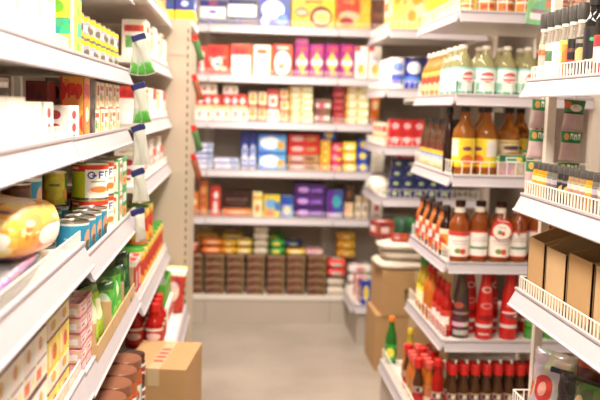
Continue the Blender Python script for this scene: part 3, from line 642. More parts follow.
fill([
 (-0.269, -0.219, 1.768, .12, 'redtall', 'cookie_carton', 'box', 'narrow red carton at far left', 1),
 (-0.213, -0.075, 1.777, .10, 'redpic', 'cookie_carton', 'box', 'red carton with a white plate picture', 1),
 (-0.069, 0.063, 1.788, .10, 'redwhite', 'cookie_carton', 'box', 'white carton with a red top', 1),
 (0.070, 0.196, 1.787, .10, 'orangewhite', 'cookie_carton', 'box', 'white carton with pale orange edges', 1),
 (0.202, 0.329, 1.797, .10, 'redcircle', 'cookie_carton', 'box', 'red carton with big white circle', 1),
 (0.342, 0.431, 1.801, .08, 'purple', 'purple_carton', 'box', 'magenta carton with yellow diamond, first of four', 1),
 (0.437, 0.527, 1.804, .08, 'purple', 'purple_carton', 'box', 'magenta carton with yellow diamond, second of four', 1),
 (0.533, 0.623, 1.808, .08, 'purple', 'purple_carton', 'box', 'magenta carton with yellow diamond, third of four', 1),
 (0.629, 0.719, 1.811, .08, 'purple', 'purple_carton', 'box', 'magenta carton with yellow diamond, fourth of four', 1),
 (0.726, 0.809, 1.801, .08, 'whitegold', 'white_carton', 'box', 'white carton with gold disc beside the magenta ones', 1),
 (0.816, 0.899, 1.804, .08, 'whitegold', 'white_carton', 'box', 'white carton with gold disc at right end', 1),
], YF, BT[1], W[1])
tp = (0.342, 0.431, 1.801)
fill([(0.341, 0.427, 1.845, .05, 'pinkcard', 'topper_card', 'box', 'small pink carton lying on the first magenta carton', 1, tp[2]-BT[1]+.0005, .01)], YF, BT[1], W[1])
a = (-0.289, -0.175, 1.393); 
fill([
 (-0.283, -0.169, 1.387, .1, 'whitepack', 'white_pack', 'box', 'white pack with red spots, left of three', 1),
 (-0.166, -0.058, 1.390, .1, 'whitepack', 'white_pack', 'box', 'white pack with red spots, middle of three', 1),
 (-0.055, 0.053, 1.394, .1, 'whitepack', 'white_pack', 'box', 'white pack with red spots, right of three', 1),
 (0.057, 0.108, 1.491, .08, 'creamred', 'cream_carton', 'box', 'cream carton with orange spot, left column', 2),
 (0.114, 0.165, 1.492, .08, 'creamred', 'cream_carton', 'box', 'cream carton with orange spot, right column', 2),
 (0.174, 0.250, 1.400, .08, 'whitepack', 'white_pack', 'box', 'white pack under the red framed carton', 1),
 (0.254, 0.305, 1.515, .08, 'creamred', 'cream_carton', 'box', 'cream carton beside the pale yellow stack', 3),
 (0.311, 0.464, 1.537, .14, 'creamstack', 'cream_box', 'box', 'flat pale yellow box', 6),
 (0.480, 0.583, 1.459, .12, 'brownpack', 'brown_pack', 'box', 'brown pack with white label', 2),
 (0.592, 0.670, 1.557, .12, 'darkred', 'dark_red_box', 'box', 'flat dark red box', 6),
 (0.676, 0.825, 1.555, .12, 'creamstack', 'cream_box', 'box', 'flat cream box beside the dark red stack', 5),
 (0.839, 0.898, 1.514, .10, 'orangebox', 'orange_carton', 'box', 'small orange carton at right end', 1),
], YF, BT[2], W[2])
zw = (-0.283, -0.169, 1.387)[2] - BT[2]; zr = (-0.284, -0.170, 1.469)[2] - BT[2]
fill([
 (-0.284, -0.120, 1.470, .1, 'redpack', 'red_pack', 'box', 'red pack with white diamonds, left one', 1, zw, .002),
 (-0.114, 0.051, 1.475, .1, 'redpack', 'red_pack', 'box', 'red pack with white diamonds, right one', 1, zw, .002),
 (-0.253, -0.146, 1.539, .1, 'whitepack', 'white_pack', 'box', 'white pack on the left red pack', 1, zr, .004),
 (-0.108, -0.013, 1.530, .1, 'whitepack', 'white_pack', 'box', 'white pack on the right red pack', 1, zr, .004),
 (0.171, 0.248, 1.513, .08, 'redframe', 'red_carton', 'box', 'small red framed carton on a white pack', 1, zw, .002),
], YF, BT[2], W[2])
fill([
 (-0.273, -0.165, 1.160, .14, 'bluewhite', 'blue_white_pack', 'box', 'white and blue pack, left pile', 5),
 (-0.157, 0.002, 1.067, .14, 'bluewhite', 'blue_white_pack', 'box', 'white and blue pack, low pile', 2),
 (0.011, 0.062, 1.242, .08, 'bluebox', 'blue_carton', 'box', 'tall blue carton with pale circle, left one', 1, 0, .03),
 (0.066, 0.114, 1.244, .08, 'bluebox', 'blue_carton', 'box', 'tall blue carton with pale circle, right one', 1, 0, .03),
 (0.120, 0.300, 1.228, .14, 'skyblue', 'sky_blue_pack', 'box', 'sky blue pack with white splash', 2),
 (0.313, 0.516, 1.105, .14, 'beigebis', 'beige_biscuit_pack', 'box', 'beige biscuit pack with red top', 2),
 (0.520, 0.585, 1.198, .10, 'yellowring', 'yellow_ring_pack', 'box', 'yellow pack with brown ring', 4),
 (0.592, 0.663, 1.181, .10, 'pinkred', 'pink_pack', 'box', 'pink and red pack', 3),
 (0.669, 0.754, 1.189, .10, 'yellowpack', 'yellow_pack', 'box', 'yellow pack with pale oval', 3),
 (0.760, 0.838, 1.211, .10, 'bluepack', 'blue_pack', 'box', 'blue pack with yellow spot', 3),
 (0.854, 0.939, 1.142, .10, 'whitecream', 'white_pack', 'box', 'white pack at right end', 2),
], YF, BT[3], W[3])
zb = (0.313, 0.516, 1.105)[2] - BT[3]; zy = (0.520, 0.585, 1.198)[2] - BT[3]
fill([
 (0.309, 0.512, 1.233, .14, 'redbis', 'red_biscuit_pack', 'box', 'red biscuit pack above the beige packs', 2, zb),
 (0.531, 0.621, 1.263, .08, 'bluepack', 'blue_pack', 'box', 'blue pack lying on yellow ring packs', 1, zy+.0015, .01),
], YF, BT[3], W[3])
fill([
 (-0.307, -0.256, 0.845, .10, 'orangebox', 'orange_carton', 'box', 'orange carton at far left', 1),
 (-0.251, -0.190, 0.923, .08, 'orangetall', 'brown_orange_carton', 'box', 'tall brown-orange carton', 1),
 (-0.180, -0.113, 0.886, .08, 'redtall', 'red_carton', 'box', 'red carton beside the tall brown-orange one', 1),
 (-0.103, 0.084, 0.857, .08, 'choc', 'chocolate_carton', 'box', 'wide dark chocolate carton', 1, 0, .07),
 (-0.101, 0.089, 0.740, .06, 'orangebox', 'orange_tray', 'box', 'low orange pack in front of the chocolate carton', 1),
 (0.093, 0.155, 0.853, .08, 'creamyellow', 'cream_carton', 'box', 'cream and yellow upright carton', 1),
 (0.161, 0.271, 0.836, .08, 'yellowblue', 'yellow_carton', 'box', 'yellow carton with blue oval', 1),
 (0.278, 0.356, 0.831, .08, 'bluemix', 'blue_carton', 'box', 'blue and cream carton left of purple boxes', 1),
 (0.360, 0.561, 0.912, .14, 'violet', 'violet_box', 'box', 'wide violet box', 3),
 (0.569, 0.680, 0.877, .08, 'tealpurple', 'teal_purple_carton', 'box', 'blue-violet carton with teal oval', 1),
 (0.686, 0.751, 0.905, .08, 'cocoa', 'cocoa_carton', 'box', 'dark brown carton with beige panel', 1),
 (0.760, 0.799, 0.841, .05, 'beigejar', 'beige_carton', 'box', 'beige carton, left of the last pair', 1),
 (0.806, 0.848, 0.842, .05, 'beigejar', 'beige_carton', 'box', 'beige carton, right of the last pair', 1),
 (0.863, 0.942, 0.882, .06, 'whitered', 'white_carton', 'box', 'white and red carton at right end', 1),
], YF, BT[4], W[4])
# white tins in front of the tall blue cartons
tin = can('small_white_tin', .022, .09, P['whitetin'])
for i, x in enumerate((.035, .085)):
    put(tin, (x, YF+.012, BT[3]), 0, f'small white tin in front of blue cartons, {["left","right"][i]} one', 'small white tins')

# biscuit tubs stacked on the base deck
DECK = .18
cols = [(193,203,4),(204.5,225,5),(226,245,5),(246,265.5,5),(266.5,285.5,5),(286.5,306,5),(307,327,5)]
xs = []
for i, (xa, xb, n) in enumerate([(-0.282, -0.217, 0.417), (-0.208, -0.075, 0.418), (-0.069, 0.054, 0.420), (0.061, 0.187, 0.422), (0.194, 0.318, 0.424), (0.323, 0.451, 0.459), (0.458, 0.589, 0.448)]):
    h = .0515; k_n = 5
    sp = tray(xb-xa-.006, .16, h, P['bisc'], LIDC)
    xs.append((xa+xb)/2)
    for k in range(k_n):
        put(sp, ((xa+xb)/2, YF+.085, DECK + k*h), random.uniform(-.02, .02),
            f'brown biscuit tub, {level(k, 5)} in {ORD[i]} stack from left, back base deck', 'stacked brown biscuit tubs')
TZ = DECK + 5*.0515 + .001
BD = 'above the biscuit tubs at the back'
def bagrow(x, y, z, w_, d_, h_, m, desc, seed, n=1, rz=0):
    sp = bag('snack_bag', w_, d_, h_, P[m], seed, .05)
    top = max(v.co.z for v in sp[2][0][1].vertices)
    for k in range(n):
        put(sp, (x, y, z + k*top*.97), rz + random.uniform(-.05, .05), desc if n == 1 else f'{desc}, {level(k, n)} in pile', 'bags on the biscuit tubs')
bagrow(-.30, 5.42, TZ, .10, .12, .09, 'redpouch', 'red snack bag on the leftmost biscuit tubs', 2)
bagrow(-.165, 5.42, TZ, .14, .13, .055, 'orangebox', 'flat orange snack bag on biscuit tubs', 3, 2)
bagrow(-.055, 5.43, TZ, .10, .13, .05, 'yellowring', 'small yellow-brown snack bag on biscuit tubs', 4, 2)
bagrow(.045, 5.42, TZ, .11, .13, .055, 'yellowpack', 'lime yellow snack bag on biscuit tubs', 5, 2)
bagrow(.155, 5.42, TZ, .10, .13, .052, 'rice', 'white paper bag in pile on biscuit tubs', 6, 4)
bagrow(.262, 5.42, TZ, .105, .13, .055, 'greenpack', 'green snack bag on biscuit tubs', 7, 2)
bagrow(.385, 5.43, TZ, .13, .13, .05, 'yellowpack', 'flat yellow-green snack bag right of green bags', 8)
bagrow(.365, 5.43, TZ+.05, .13, .12, .05, 'navygreen', 'navy snack bag on top of a yellow-green bag', 9)
bagrow(.505, 5.42, TZ, .13, .13, .05, 'pinkpack', 'pink snack bag on the rightmost biscuit tubs', 10)
bagrow(-.20, 5.57, TZ, .15, .11, .065, 'yellowring', 'olive-brown snack bag behind the orange bags', 16, 2)
bagrow(-.03, 5.57, TZ, .15, .11, .065, 'yellowpack', 'yellow snack bag behind the small yellow-brown bags', 17, 2)
bagrow(.25, 5.57, TZ, .14, .11, .065, 'greenpack', 'green snack bag in the back behind the front green bags', 18, 2)
bagrow(.15, 5.44, TZ+.2, .12, .10, .05, 'darkred', 'dark red bag crowning the white paper bags', 11)
# right of the tubs: bags and packs on the deck
bagrow(.65, 5.42, DECK, .12, .14, .06, 'rice', 'pale grey bag at the bottom right of tubs', 12, 2)
bagrow(.655, 5.41, DECK+.125, .13, .14, .06, 'redpic', 'orange-red snack bag right of the tubs', 13, 2)
bagrow(.82, 5.46, DECK, .17, .14, .07, 'whitered', 'white and red bag in the back right corner', 14, 3)
bagrow(.72, 5.46, DECK+.24, .13, .12, .06, 'yellowring', 'yellow snack bag in the back right corner', 15, 3)

# ------------------------------------------------------------------ hanging strips on the edge of the end panel
PEPR = mat('red_chilli_skin', '#c8281e', .3); PEPG = mat('green_leaf_skin', '#3f6a34', .5); PEPB = mat('brown_pod', '#8a4a2a', .5)
def hang(x, y, z, mb, desc):
    r = ob('hanging_sachet', None, None, (x, y, z))
    ob('header', boxm(.026, .004, .03, PEPR), r, (0, 0, -.03)); ob('sachet', pillow(.034, .10, .016, mb, 3, .1, 6, 6), r, (0, 0, -.128))
    r.rotation_euler = (0, -.28, 0); tag(r, desc, 'sachet', 'sachets hanging on the end panel edge')
for z, m, d in [(1.735, PEPG, 'red-topped green sachet hanging at the top of the panel edge'), (1.545, PEPB, 'red-topped brown sachet hanging second on the panel edge'),
                (1.30, PEPG, 'red-topped green sachet hanging third on the panel edge'), (1.16, PEPB, 'red-topped brown sachet hanging lowest on the panel edge')]:
    hang(-.226, 4.094, z, m, d)
# boxes on top of the panel unit
for i, (x, w_, m, d) in enumerate([(-.40, .15, 'yellowpk', 'yellow and blue box on the end panel, left one'), (-.275, .09, 'yellowpk', 'yellow and blue box on the end panel, right one')]):
    put(carton(w_, .2, .11, P[m], 'topped_box', 'box'), (x, 4.22, 1.805), 0, d, 'boxes on the end panel')

# ------------------------------------------------------------------ right corner unit
Z = RTT[0]
put(carton(.235, .12, .30, P['bigyellow'], 'large_yellow_carton', 'box'), (.935, 4.645, Z), 0, 'large yellow carton with red oval above the blue tins')
put(carton(.235, .12, .30, P['bigyellow'], 'large_yellow_carton', 'box'), (1.18, 4.645, Z), 0, 'large yellow carton mostly hidden by the bottle shelves')
put(carton(.09, .045, .20, P['checker'], 'striped_carton', 'box'), (.843, 4.80, Z), -math.pi/2, 'red and cream checkered carton on the corner shelf edge')
Z = RTT[1]
bt = can('blue_tin', .047, .185, P['bluetin']); wt = can('white_blue_tin', .043, .18, P['whitetin'])
for i, (x, y) in enumerate([(.955, 4.63), (1.06, 4.63), (1.165, 4.63)]):
    put(bt, (x, y, Z), .3*i, f'dark blue tin, {ORD[i]} from left in the front row', 'tins on the corner shelf')
for i, y in enumerate((4.63, 4.73, 4.83, 4.93)):
    put(wt, (.865, y, Z), 0, f'white and blue tin at the shelf edge, {ORD[i]} from front', 'tins on the corner shelf')
put(bt, (.955, 4.74, Z), .8, 'dark blue tin behind the first blue tin', 'tins on the corner shelf')
Z = RTT[2]
rb = carton(.066, .06, .078, P['redgrid'], 'small_red_box', 'box')
for r_ in range(2):
    for k in range(6):
        put(rb, (.868 + k*.0675, 4.65, Z + r_*.0785), 0, f'small red box with white disc, {ORD[k]} from left, {["lower","upper"][r_]} row', 'small red boxes on the corner shelf')
for k in range(3):
    put(carton(.05, .12, .13, P['checker'], 'orange_striped_carton', 'box'), (.842, 4.78 + k*.13, Z), -math.pi/2*0, f'orange and cream carton on the shelf side, {ORD[k]} from front', 'striped cartons on the corner shelf')
sg = ob('price_sign', None, None, (.92, 4.60, RTT[2]+.21)); 
ob('card', boxm(.07, .003, .03, mat('card_white', '#f2eee4', .5)), sg); ob('print_bar', boxm(.06, .002, .01, mat('ink_black', '#1d1a18', .6)), sg, (0, -.003, .004))
sg.location = (.93, 4.535, 1.47-.032); tag(sg, 'small white price sign under the blue tins shelf', 'price sign')
Z = RTT[3]
np_ = carton(.07, .055, .055, P['navygreen'], 'navy_pack', 'box')
for r_ in range(4):
    for k in range(5 - (r_ == 3)*2):
        put(np_, (.875 + k*.0715 + .006*r_, 4.64, Z + r_*.0555), random.uniform(-.08, .08), f'small navy pack with green spot, {ORD[k]} from left, {["bottom","second","third","top"][r_]} row', 'small navy packs on the corner shelf')
put(carton(.19, .05, .018, P['redbis'], 'red_box', 'box'), (.98, 4.64, Z+4*.0555+.001), 0, 'flat red pack resting on the navy packs', None)
put(bag('white_pouch', .13, .2, .10, P['whitecream'], 21, .05), (.845, 4.93, Z), 0, 'white pouch at the back of the navy pack shelf')
put(bag('white_pouch', .12, .18, .09, P['whitered'], 22, .05), (.99, 4.80, Z), 0, 'white and red pouch behind the navy packs')
LOW = RTT[4]
# cartons piled on the floor in front of the corner unit
def cardboard(name, x, y, z, w_, d_, h_, rz, label, m=CARD, flaps=True, group=None):
    r = ob(name, None, None, (x, y, z), (0, 0, rz)); t = .004; a, b_ = w_/2, d_/2
    ob('panel', raw([(-a, a, -b_, -b_+t, 0, h_)], m), r); ob('panel', raw([(-a, a, b_-t, b_, 0, h_)], m), r)
    ob('panel', raw([(-a, -a+t, -b_+t, b_-t, 0, h_)], m), r); ob('panel', raw([(a-t, a, -b_+t, b_-t, 0, h_)], m), r)
    ob('bottom_panel', raw([(-a+t, a-t, -b_+t, b_-t, 0, t)], m), r)
    if flaps:
        ob('flap', raw([(-a, -.001, -b_, b_, h_, h_+t)], m), r); ob('flap', raw([(.001, a, -b_, b_, h_, h_+t)], m), r)
        ob('tape', raw([(-.022, .022, -b_-.0008, b_+.0008, h_+t, h_+t+.0008), (-.022, .022, -b_-.0008, -b_, h_-.06, h_+t)], TAPE), r)
    return tag(r, label, 'cardboard box', group)
b1 = cardboard('cardboard_box', .95, 4.50, 0, .40, .34, .30, 0, 'cardboard box on the floor under another box, right side', CARD)
ob('arrow_mark', raw([(-.10, -.092, -.1712, -.1704, .12, .18), (-.108, -.084, -.1712, -.1704, .165, .172)], DARK), b1)
b2 = cardboard('cardboard_box', .965, 4.49, .305, .38, .33, .24, .04, 'cardboard box stacked on the floor box, beside the green bottle', CARD)
ob('arrow_mark', raw([(-.07, -.062, -.1662, -.1654, .08, .15), (-.078, -.054, -.1662, -.1654, .13, .137)], DARK), b2)
rz_ = .305 + .2455
for k, (x, y, w_, dsc, sd) in enumerate([(.92, 4.47, .34, 'lowest flat white rice sack on the cardboard boxes', 31), (.95, 4.48, .34, 'middle flat white rice sack on the cardboard boxes', 32), (.91, 4.47, .30, 'topmost flat white rice sack on the cardboard boxes', 33)]):
    sp = bag('rice_sack', w_, .30, .052, P['rice'], sd, .10); tp_ = max(v.co.z for v in sp[2][0][1].vertices)
    put(sp, (x, y, rz_), random.uniform(-.1, .1), dsc, 'rice sacks on the cardboard boxes'); rz_ += tp_ * .98
put(carton(.10, .12, .085, P['redbrown'], 'red_brown_box', 'box'), (.80, 4.52, rz_), .3, 'red-brown box lying on the rice sacks')
put(bag('green_bag', .12, .13, .12, P['greenbag'], 35, .1), (.915, 4.47, rz_), .2, 'dark green bag lying on the rice sacks')
put(carton(.09, .04, .035, P['redbis'], 'red_pack', 'box'), (.87, 4.375, rz_), -.1, 'small red pack in front of the dark green bag')
# goods on the corner unit's low deck
for k, (y, m, d) in enumerate([(4.86, 'bluepack', 'upright blue pack on the low corner deck'), (4.95, 'redpic', 'upright red pack on the low corner deck, first from front'), (5.04, 'whitered', 'upright white pack on the low corner deck'), (5.13, 'redpic', 'upright red pack on the low corner deck, last from front')]):
    put(carton(.07, .06, .15 - .01*k, P[m], 'upright_pack', 'box'), (.77, y, LOW), -math.pi/2, d, 'packs on the low corner deck')

# ------------------------------------------------------------------ middle right unit, six levels of bottles
S = ['top shelf of the middle right unit', 'jug shelf', 'cider shelf', 'juice shelf', 'red sauce shelf', 'bottom sauce deck']
Z = RMT[0]
oj = jar('orange_jar', .033, .12, mat('orange_preserve', '#c9621c', .15), CAPW, P['orangelab'], lab=(.1, .5))
yj = jar('yellow_jar', .033, .12, mat('yellow_preserve', '#e0a83a', .15), CAPY, P['creamyellow'], lab=(.1, .5))
for k in range(6): put(oj, (.935 + k*.072, 3.205, Z), .4*k, f'orange preserve jar behind the top fence, {ORD[k]} from left', 'jars on the top right shelf')
for k in range(7): put(yj, (.855, 3.205 + k*.085, Z), .3*k, f'yellow preserve jar along the top shelf side, {ORD[k]} from front', 'jars on the top right shelf')
gc = ob('promotion_card', boxm(.125, .004, .16, P['greencard']), None, (1.125, 3.125, RMT[0]-.045), (0, .10, 0)); tag(gc, 'pale green promotion card leaning at the top shelf front', 'card')
Z = RMT[1]
jug = bottle('vinegar_jug', .0395, .192, .015, GL_OLIVE, CAPW, P['vinegar'], hs=.60, hn=.90, cap=.014, lab=(.05, .56))
jugw = bottle('yellow_label_bottle', .036, .19, .014, mat('golden_oil', '#b98a3a', .08, trans=.3, ior=1.4), CAPW, P['vinegarwarm'], hs=.58, hn=.86, cap=.018, lab=(.08, .54))
for k in range(5): put(jug, (.945 + k*.083, 3.205, Z), .15*k, f'clear vinegar jug in the front row, {ORD[k]} from left', 'vinegar jugs')
for k in range(5): put(jug, (.945 + k*.083, 3.297, Z), .9+.2*k, f'clear vinegar jug in the second row, {ORD[k]} from left', 'vinegar jugs')
for k in range(3): put(jug, (.855, 3.205 + k*.09, Z), .5, f'clear vinegar jug at the shelf side, {ORD[k]} from front', 'vinegar jugs')
for k in range(4): put(jugw, (.853, 3.475 + k*.088, Z), -1.2, f'yellow-labelled bottle at the jug shelf side, {ORD[k]} from front', 'yellow-labelled bottles')
Z = RMT[2]
cb = bottle('cider_bottle', .044, .268, .016, GL_AMBER, CAPB, P['cider'], hs=.6, hn=.86, cap=.022, lab=(.10, .54))
cb2 = bottle('cider_bottle', .044, .268, .016, GL_AMBER, CAPB, P['cider2'], hs=.6, hn=.86, cap=.022, lab=(.16, .52))
put(cb, (.88, 3.225, Z), .9, 'amber cider bottle with yellow label at front left corner', 'amber cider bottles')
put(cb, (.972, 3.235, Z), -.2, 'amber cider bottle with yellow and white label, second from left', 'amber cider bottles')
put(cb2, (1.085, 3.31, Z), .1, 'amber cider bottle with round cream label behind pink cartons', 'amber cider bottles')
put(cb, (1.235, 3.32, Z), .4, 'amber cider bottle farthest right behind a green-topped carton', 'amber cider bottles')
put(cb2, (1.0, 3.40, Z), .4, 'amber cider bottle half hidden between two others', 'amber cider bottles')
put(cb, (1.165, 3.41, Z), .4, 'amber cider bottle in the back, between the right-hand ones', 'amber cider bottles')
pk = carton(.098, .05, .085, P['pinkbox'], 'pink_green_carton', 'box')
put(pk, (1.06, 3.20, Z), 0, 'pink and green carton before the cider bottles, left one', 'pink and green cartons')
put(carton(.105, .05, .105, P['pinkbox'], 'pink_green_carton', 'box'), (1.17, 3.20, Z), .03, 'pink and green carton before the cider bottles, right one', 'pink and green cartons')
db = bottle('dark_slim_bottle', .021, .265, .012, GL_DARK, CAPB, None, hs=.62, hn=.8, cap=.03)
put(db, (.838, 3.30, Z), 0, 'slim black bottle at the cider shelf corner')
stp = bottle('striped_bottle', .024, .215, .012, PET_BROWN, CAPB, P['stripes'], hs=.62, hn=.82, cap=.02, lab=(.08, .58))
for k in range(7): put(stp, (.848 + .004*(k % 2), 3.375 + k*.062, Z), -.3, f'small striped-label bottle along the cider shelf side, {ORD[k]} from front', 'striped-label bottles')
for k in range(4): put(stp, (.90, 3.40 + k*.07, Z), -1.0, f'small striped-label bottle in the inner row, {ORD[k]} from front', 'striped-label bottles')
gt = ob('hanging_tag', boxm(.055, .003, .04, P['greenherb']), None, (1.02, 3.28, RMT[1]-.06), (0, .1, 0)); tag(gt, 'small white and green tag hanging above the cider bottles', 'tag')
put(carton(.13, .03, .05, P['pinkpack'], 'flat_pink_box', 'box'), (1.235, 3.50, RMT[2] + .0), 0, 'flat pink carton at the back of the cider shelf')
Z = RMT[3]
ab = bottle('apple_juice_bottle', .040, .212, .019, GL_JUICE, CAPW, P['apple'], hs=.70, hn=.89, cap=.018, lab=(.10, .58))
ab2 = bottle('apple_juice_bottle', .036, .215, .018, GL_JUICE, CAPW, P['apple2'], hs=.72, hn=.89, cap=.018, lab=(.10, .58))
ab3 = bottle('apple_juice_bottle', .037, .23, .018, GL_JUICE, CAPDB, P['apple2'], hs=.70, hn=.89, cap=.02, lab=(.12, .56))
put(ab, (.872, 3.20, Z), 0, 'apple juice bottle with red-banded label at front left corner', 'apple juice bottles')
put(ab2, (.952, 3.205, Z), 0, 'slimmer juice bottle with green lettering, second in front row', 'apple juice bottles')
put(ab, (1.035, 3.20, Z), 0, 'apple juice bottle wearing the round red tag', 'apple juice bottles')
put(ab2, (1.112, 3.21, Z), .2, 'slimmer juice bottle right of the tagged bottle', 'apple juice bottles')
put(ab3, (1.195, 3.215, Z), 0, 'tall dark-capped juice bottle at the right of the front row', 'apple juice bottles')
put(ab3, (1.28, 3.215, Z), 0, 'tall dark-capped juice bottle partly behind the wire fence', 'apple juice bottles')
for k in range(5): put(ab3, (.90 + k*.085, 3.30, Z), .3*k, f'dark-capped juice bottle in the second row, {ORD[k]} from left', 'apple juice bottles')
def rtag(x, y, z, r, rz, ry, label):
    o = ob('bottle_tag', None, None, (x, y, z), (0, ry, rz))
    me = lathe(((0, -.0015), (r, -.0015), (r, .0015), (0, .0015)), P['tagprint'], 24)
    me2 = me.copy(); MESH[('tag', r)] = me2
    uvl = me2.uv_layers[0]
    for p in me2.polygons:
        for li in p.loop_indices:
            c = me2.vertices[me2.loops[li].vertex_index].co; uvl.data[li].uv = (c.x/(2*r)*.98+.5, c.y/(2*r)*.98+.5)
    ob('disc', me2, o, (0, 0, 0), (math.pi/2, 0, 0)); ob('hanger', raw([(-.002, .002, -.0015, .0015, r*.9, r*1.5)], CAPW), o)
    tag(o, label, 'tag', 'round red bottle tags')
rtag(1.03, 3.155, RMT[3]+.135, .041, .0, .12, 'round red and white tag hanging on an apple juice bottle')
rtag(1.10, 3.162, RMT[3]+.14, .03, 1.1, .1, 'small red tag turned edge-on beside the round tag')
ors = bottle('orange_label_bottle', .026, .21, .012, GL_DARK, CAPB, P['orangelab'], hs=.58, hn=.82, cap=.024, lab=(.14, .55))
rds = bottle('red_label_bottle', .026, .20, .012, ORG_LIQ, CAPDB, P['redlab'], hs=.6, hn=.82, cap=.024, lab=(.14, .55))
for k in range(8): put([ors, rds][k % 2], (.845, 3.30 + k*.064, Z), -1.1, f'{["dark bottle with orange label", "amber bottle with red label"][k % 2]} on juice shelf side, {ORD[k]} from front', 'small bottles along the juice shelf side')
Z = RMT[4]
def sauce(m, capm, H=.275, R=.035):
    return ('sauce_bottle', 'bottle', [('body', lathe(tuple((round(a, 5), round(c, 5)) for a, c in ((0, 0), (R*.9, 0), (R, .006), (R, H*.30), (R*.97, H*.42), (R*.86, H*.62), (R*.62, H*.82), (R*.5, H*.9), (0, H*.9))), m, 22, 1), []),
            ('cap', lathe(tuple((round(a, 5), round(c, 5)) for a, c in ((0, H*.9+.0003), (R*.56, H*.9+.0003), (R*.5, H), (0, H))), capm, 16), [])])
put(sauce(P['brownsauce'], CAPG, .272, .034), (.90, 3.22, Z), 0, 'dark brown squeeze bottle with white band, left of red ones', 'squeeze sauce bottles')
put(sauce(P['redsauce'], CAPR, .272), (.993, 3.205, Z), 0, 'red squeeze bottle with large pale emblem, front row left', 'squeeze sauce bottles')
put(sauce(P['redsauce2'], CAPR, .268), (1.092, 3.205, Z), 0, 'red squeeze bottle with small lettering, front row right', 'squeeze sauce bottles')
for k, x in enumerate((.955, 1.045, 1.135, 1.205)): put(sauce(P['redsauce'], CAPR, .272, .033), (x, 3.30, Z), .6*k, f'red squeeze bottle in the second row, {ORD[k]} from left', 'squeeze sauce bottles')
put(can('green_can', .033, .105, P['greencan']), (1.195, 3.21, Z), 0, 'green and white can right of the red sauce bottles')
put(can('green_can', .033, .105, P['greencan']), (1.275, 3.21, Z), .5, 'green and white can at the far right of its shelf')
rsl = bottle('red_sauce_bottle', .026, .215, .011, RED_LIQ, CAPR, P['redlab'], hs=.55, hn=.8, cap=.03, lab=(.12, .5))
osl = bottle('orange_sauce_bottle', .028, .23, .011, ORG_LIQ, CAPR, None, hs=.55, hn=.82, cap=.03)
ysl = bottle('mustard_bottle', .026, .24, .011, YEL_LIQ, CAPGR, P['yellowpack'], hs=.55, hn=.82, cap=.03, lab=(.1, .5))
for k, (sp, d) in enumerate([(rsl, 'thin red chilli bottle at the sauce shelf side, nearest'), (rsl, 'thin red chilli bottle at the sauce shelf side, second'), (rsl, 'thin red chilli bottle at the sauce shelf side, third'),
        (osl, 'orange sauce bottle at the sauce shelf side, nearer one'), (osl, 'orange sauce bottle at the sauce shelf side, farther one'), (ysl, 'yellow mustard bottle at the sauce shelf side, nearer one'), (ysl, 'yellow mustard bottle at the sauce shelf side, farther one')]):
    put(sp, (.848, 3.24 + k*.072 + (.02 if k > 2 else 0), Z), -1.1, d, 'sauce bottles along the shelf side')
Z = RMT[5]
rc_ = bottle('red_cap_bottle', .0215, .195, .013, PET_BROWN, CAPR, P['redcapbottle'], hs=.46, hn=.72, cap=.04, rc=.018, lab=(.05, .42))
rc2 = bottle('faded_cap_bottle', .021, .18, .012, ORG_LIQ, CAPPK, P['stripelab'], hs=.50, hn=.74, cap=.028, rc=.017, lab=(.05, .46))
for k in range(11): put(rc_, (.865 + k*.046, 3.16, Z), 0, f'small sauce bottle with red cap, front row, {ORD[k]} from left', 'red-capped sauce bottles')
for k in range(11): put(rc_, (.865 + k*.046, 3.21, Z), 0, f'small sauce bottle with red cap, second row, {ORD[k]} from left', 'red-capped sauce bottles')
tall = bottle('red_tall_bottle', .023, .215, .013, RED_LIQ, CAPR, P['redcapbottle'], hs=.55, hn=.8, cap=.028, rc=.017, lab=(.05, .4))
put(tall, (.805, 3.165, Z), 0, 'taller red sauce bottle at the left of the small ones', 'red-capped sauce bottles')
for i in range(6):
    for j in range(3): 
        put(rc2 if (i+j) % 4 else rc_, (.745 + j*.045 + .003*(i % 2), 3.245 + i*.05, Z), .5, f'{"faded" if (i+j) % 4 else "bright"} red-capped bottle in side group, {ORD[i]} row, {["left","middle","right"][j]}', 'bottles in the side group of the bottom deck')
gb = bottle('green_bottle', .027, .225, .012, GL_GREEN, CAPO, P['greenpack'], hs=.52, hn=.85, cap=.022, lab=(.08, .42))
put(gb, (.735, 3.80, Z), 0, 'tall green bottle with orange cap beside the cardboard boxes')
put(bottle('olive_bottle', .024, .20, .011, YEL_LIQ, CAPY, None, hs=.55, hn=.82, cap=.025), (.80, 3.68, Z), 0, 'olive oil bottle with yellow cap behind the red-capped group')

# ------------------------------------------------------------------ near right unit
Z = RNT[0]
def grinder(lab):
    return ('spice_grinder', 'grinder', [('glass', lathe(((0, 0), (.0135, 0), (.0145, .004), (.0145, .118), (.0105, .134), (.0105, .148), (0, .148)), GL_CLEAR, 18), []),
        ('label', sleeve(.0152, .012, .112, P[lab], 18, 1), []), ('collar', lathe(((0, .1483), (.012, .1483), (.012, .157), (0, .157)), CAPW, 16), []),
        ('grinder_head', lathe(((0, .1573), (.0135, .1573), (.0155, .165), (.0155, .196), (.0145, .199), (0, .199)), CAPG, 18), [])])
GR = [('pepper', 'pink-labelled'), ('greenherb', 'green and white'), ('saltwhite', 'white-labelled'), ('orangeyel', 'orange and yellow'), ('blackred', 'black and red'), ('spiceblack', 'all black')]
for k in range(6):
    put(grinder(GR[k][0]), (.868, 2.37 - k*.053, Z), -.4, f'{GR[k][1]} spice grinder with dark grey head on the top right shelf', 'spice grinders')
blk = bottle('black_bottle', .026, .215, .0145, mat('black_glass', '#1d1b1a', .08), CAPB, P['blackswoosh'], hs=.66, hn=.80, cap=.03, rc=.018, lab=(.06, .62))
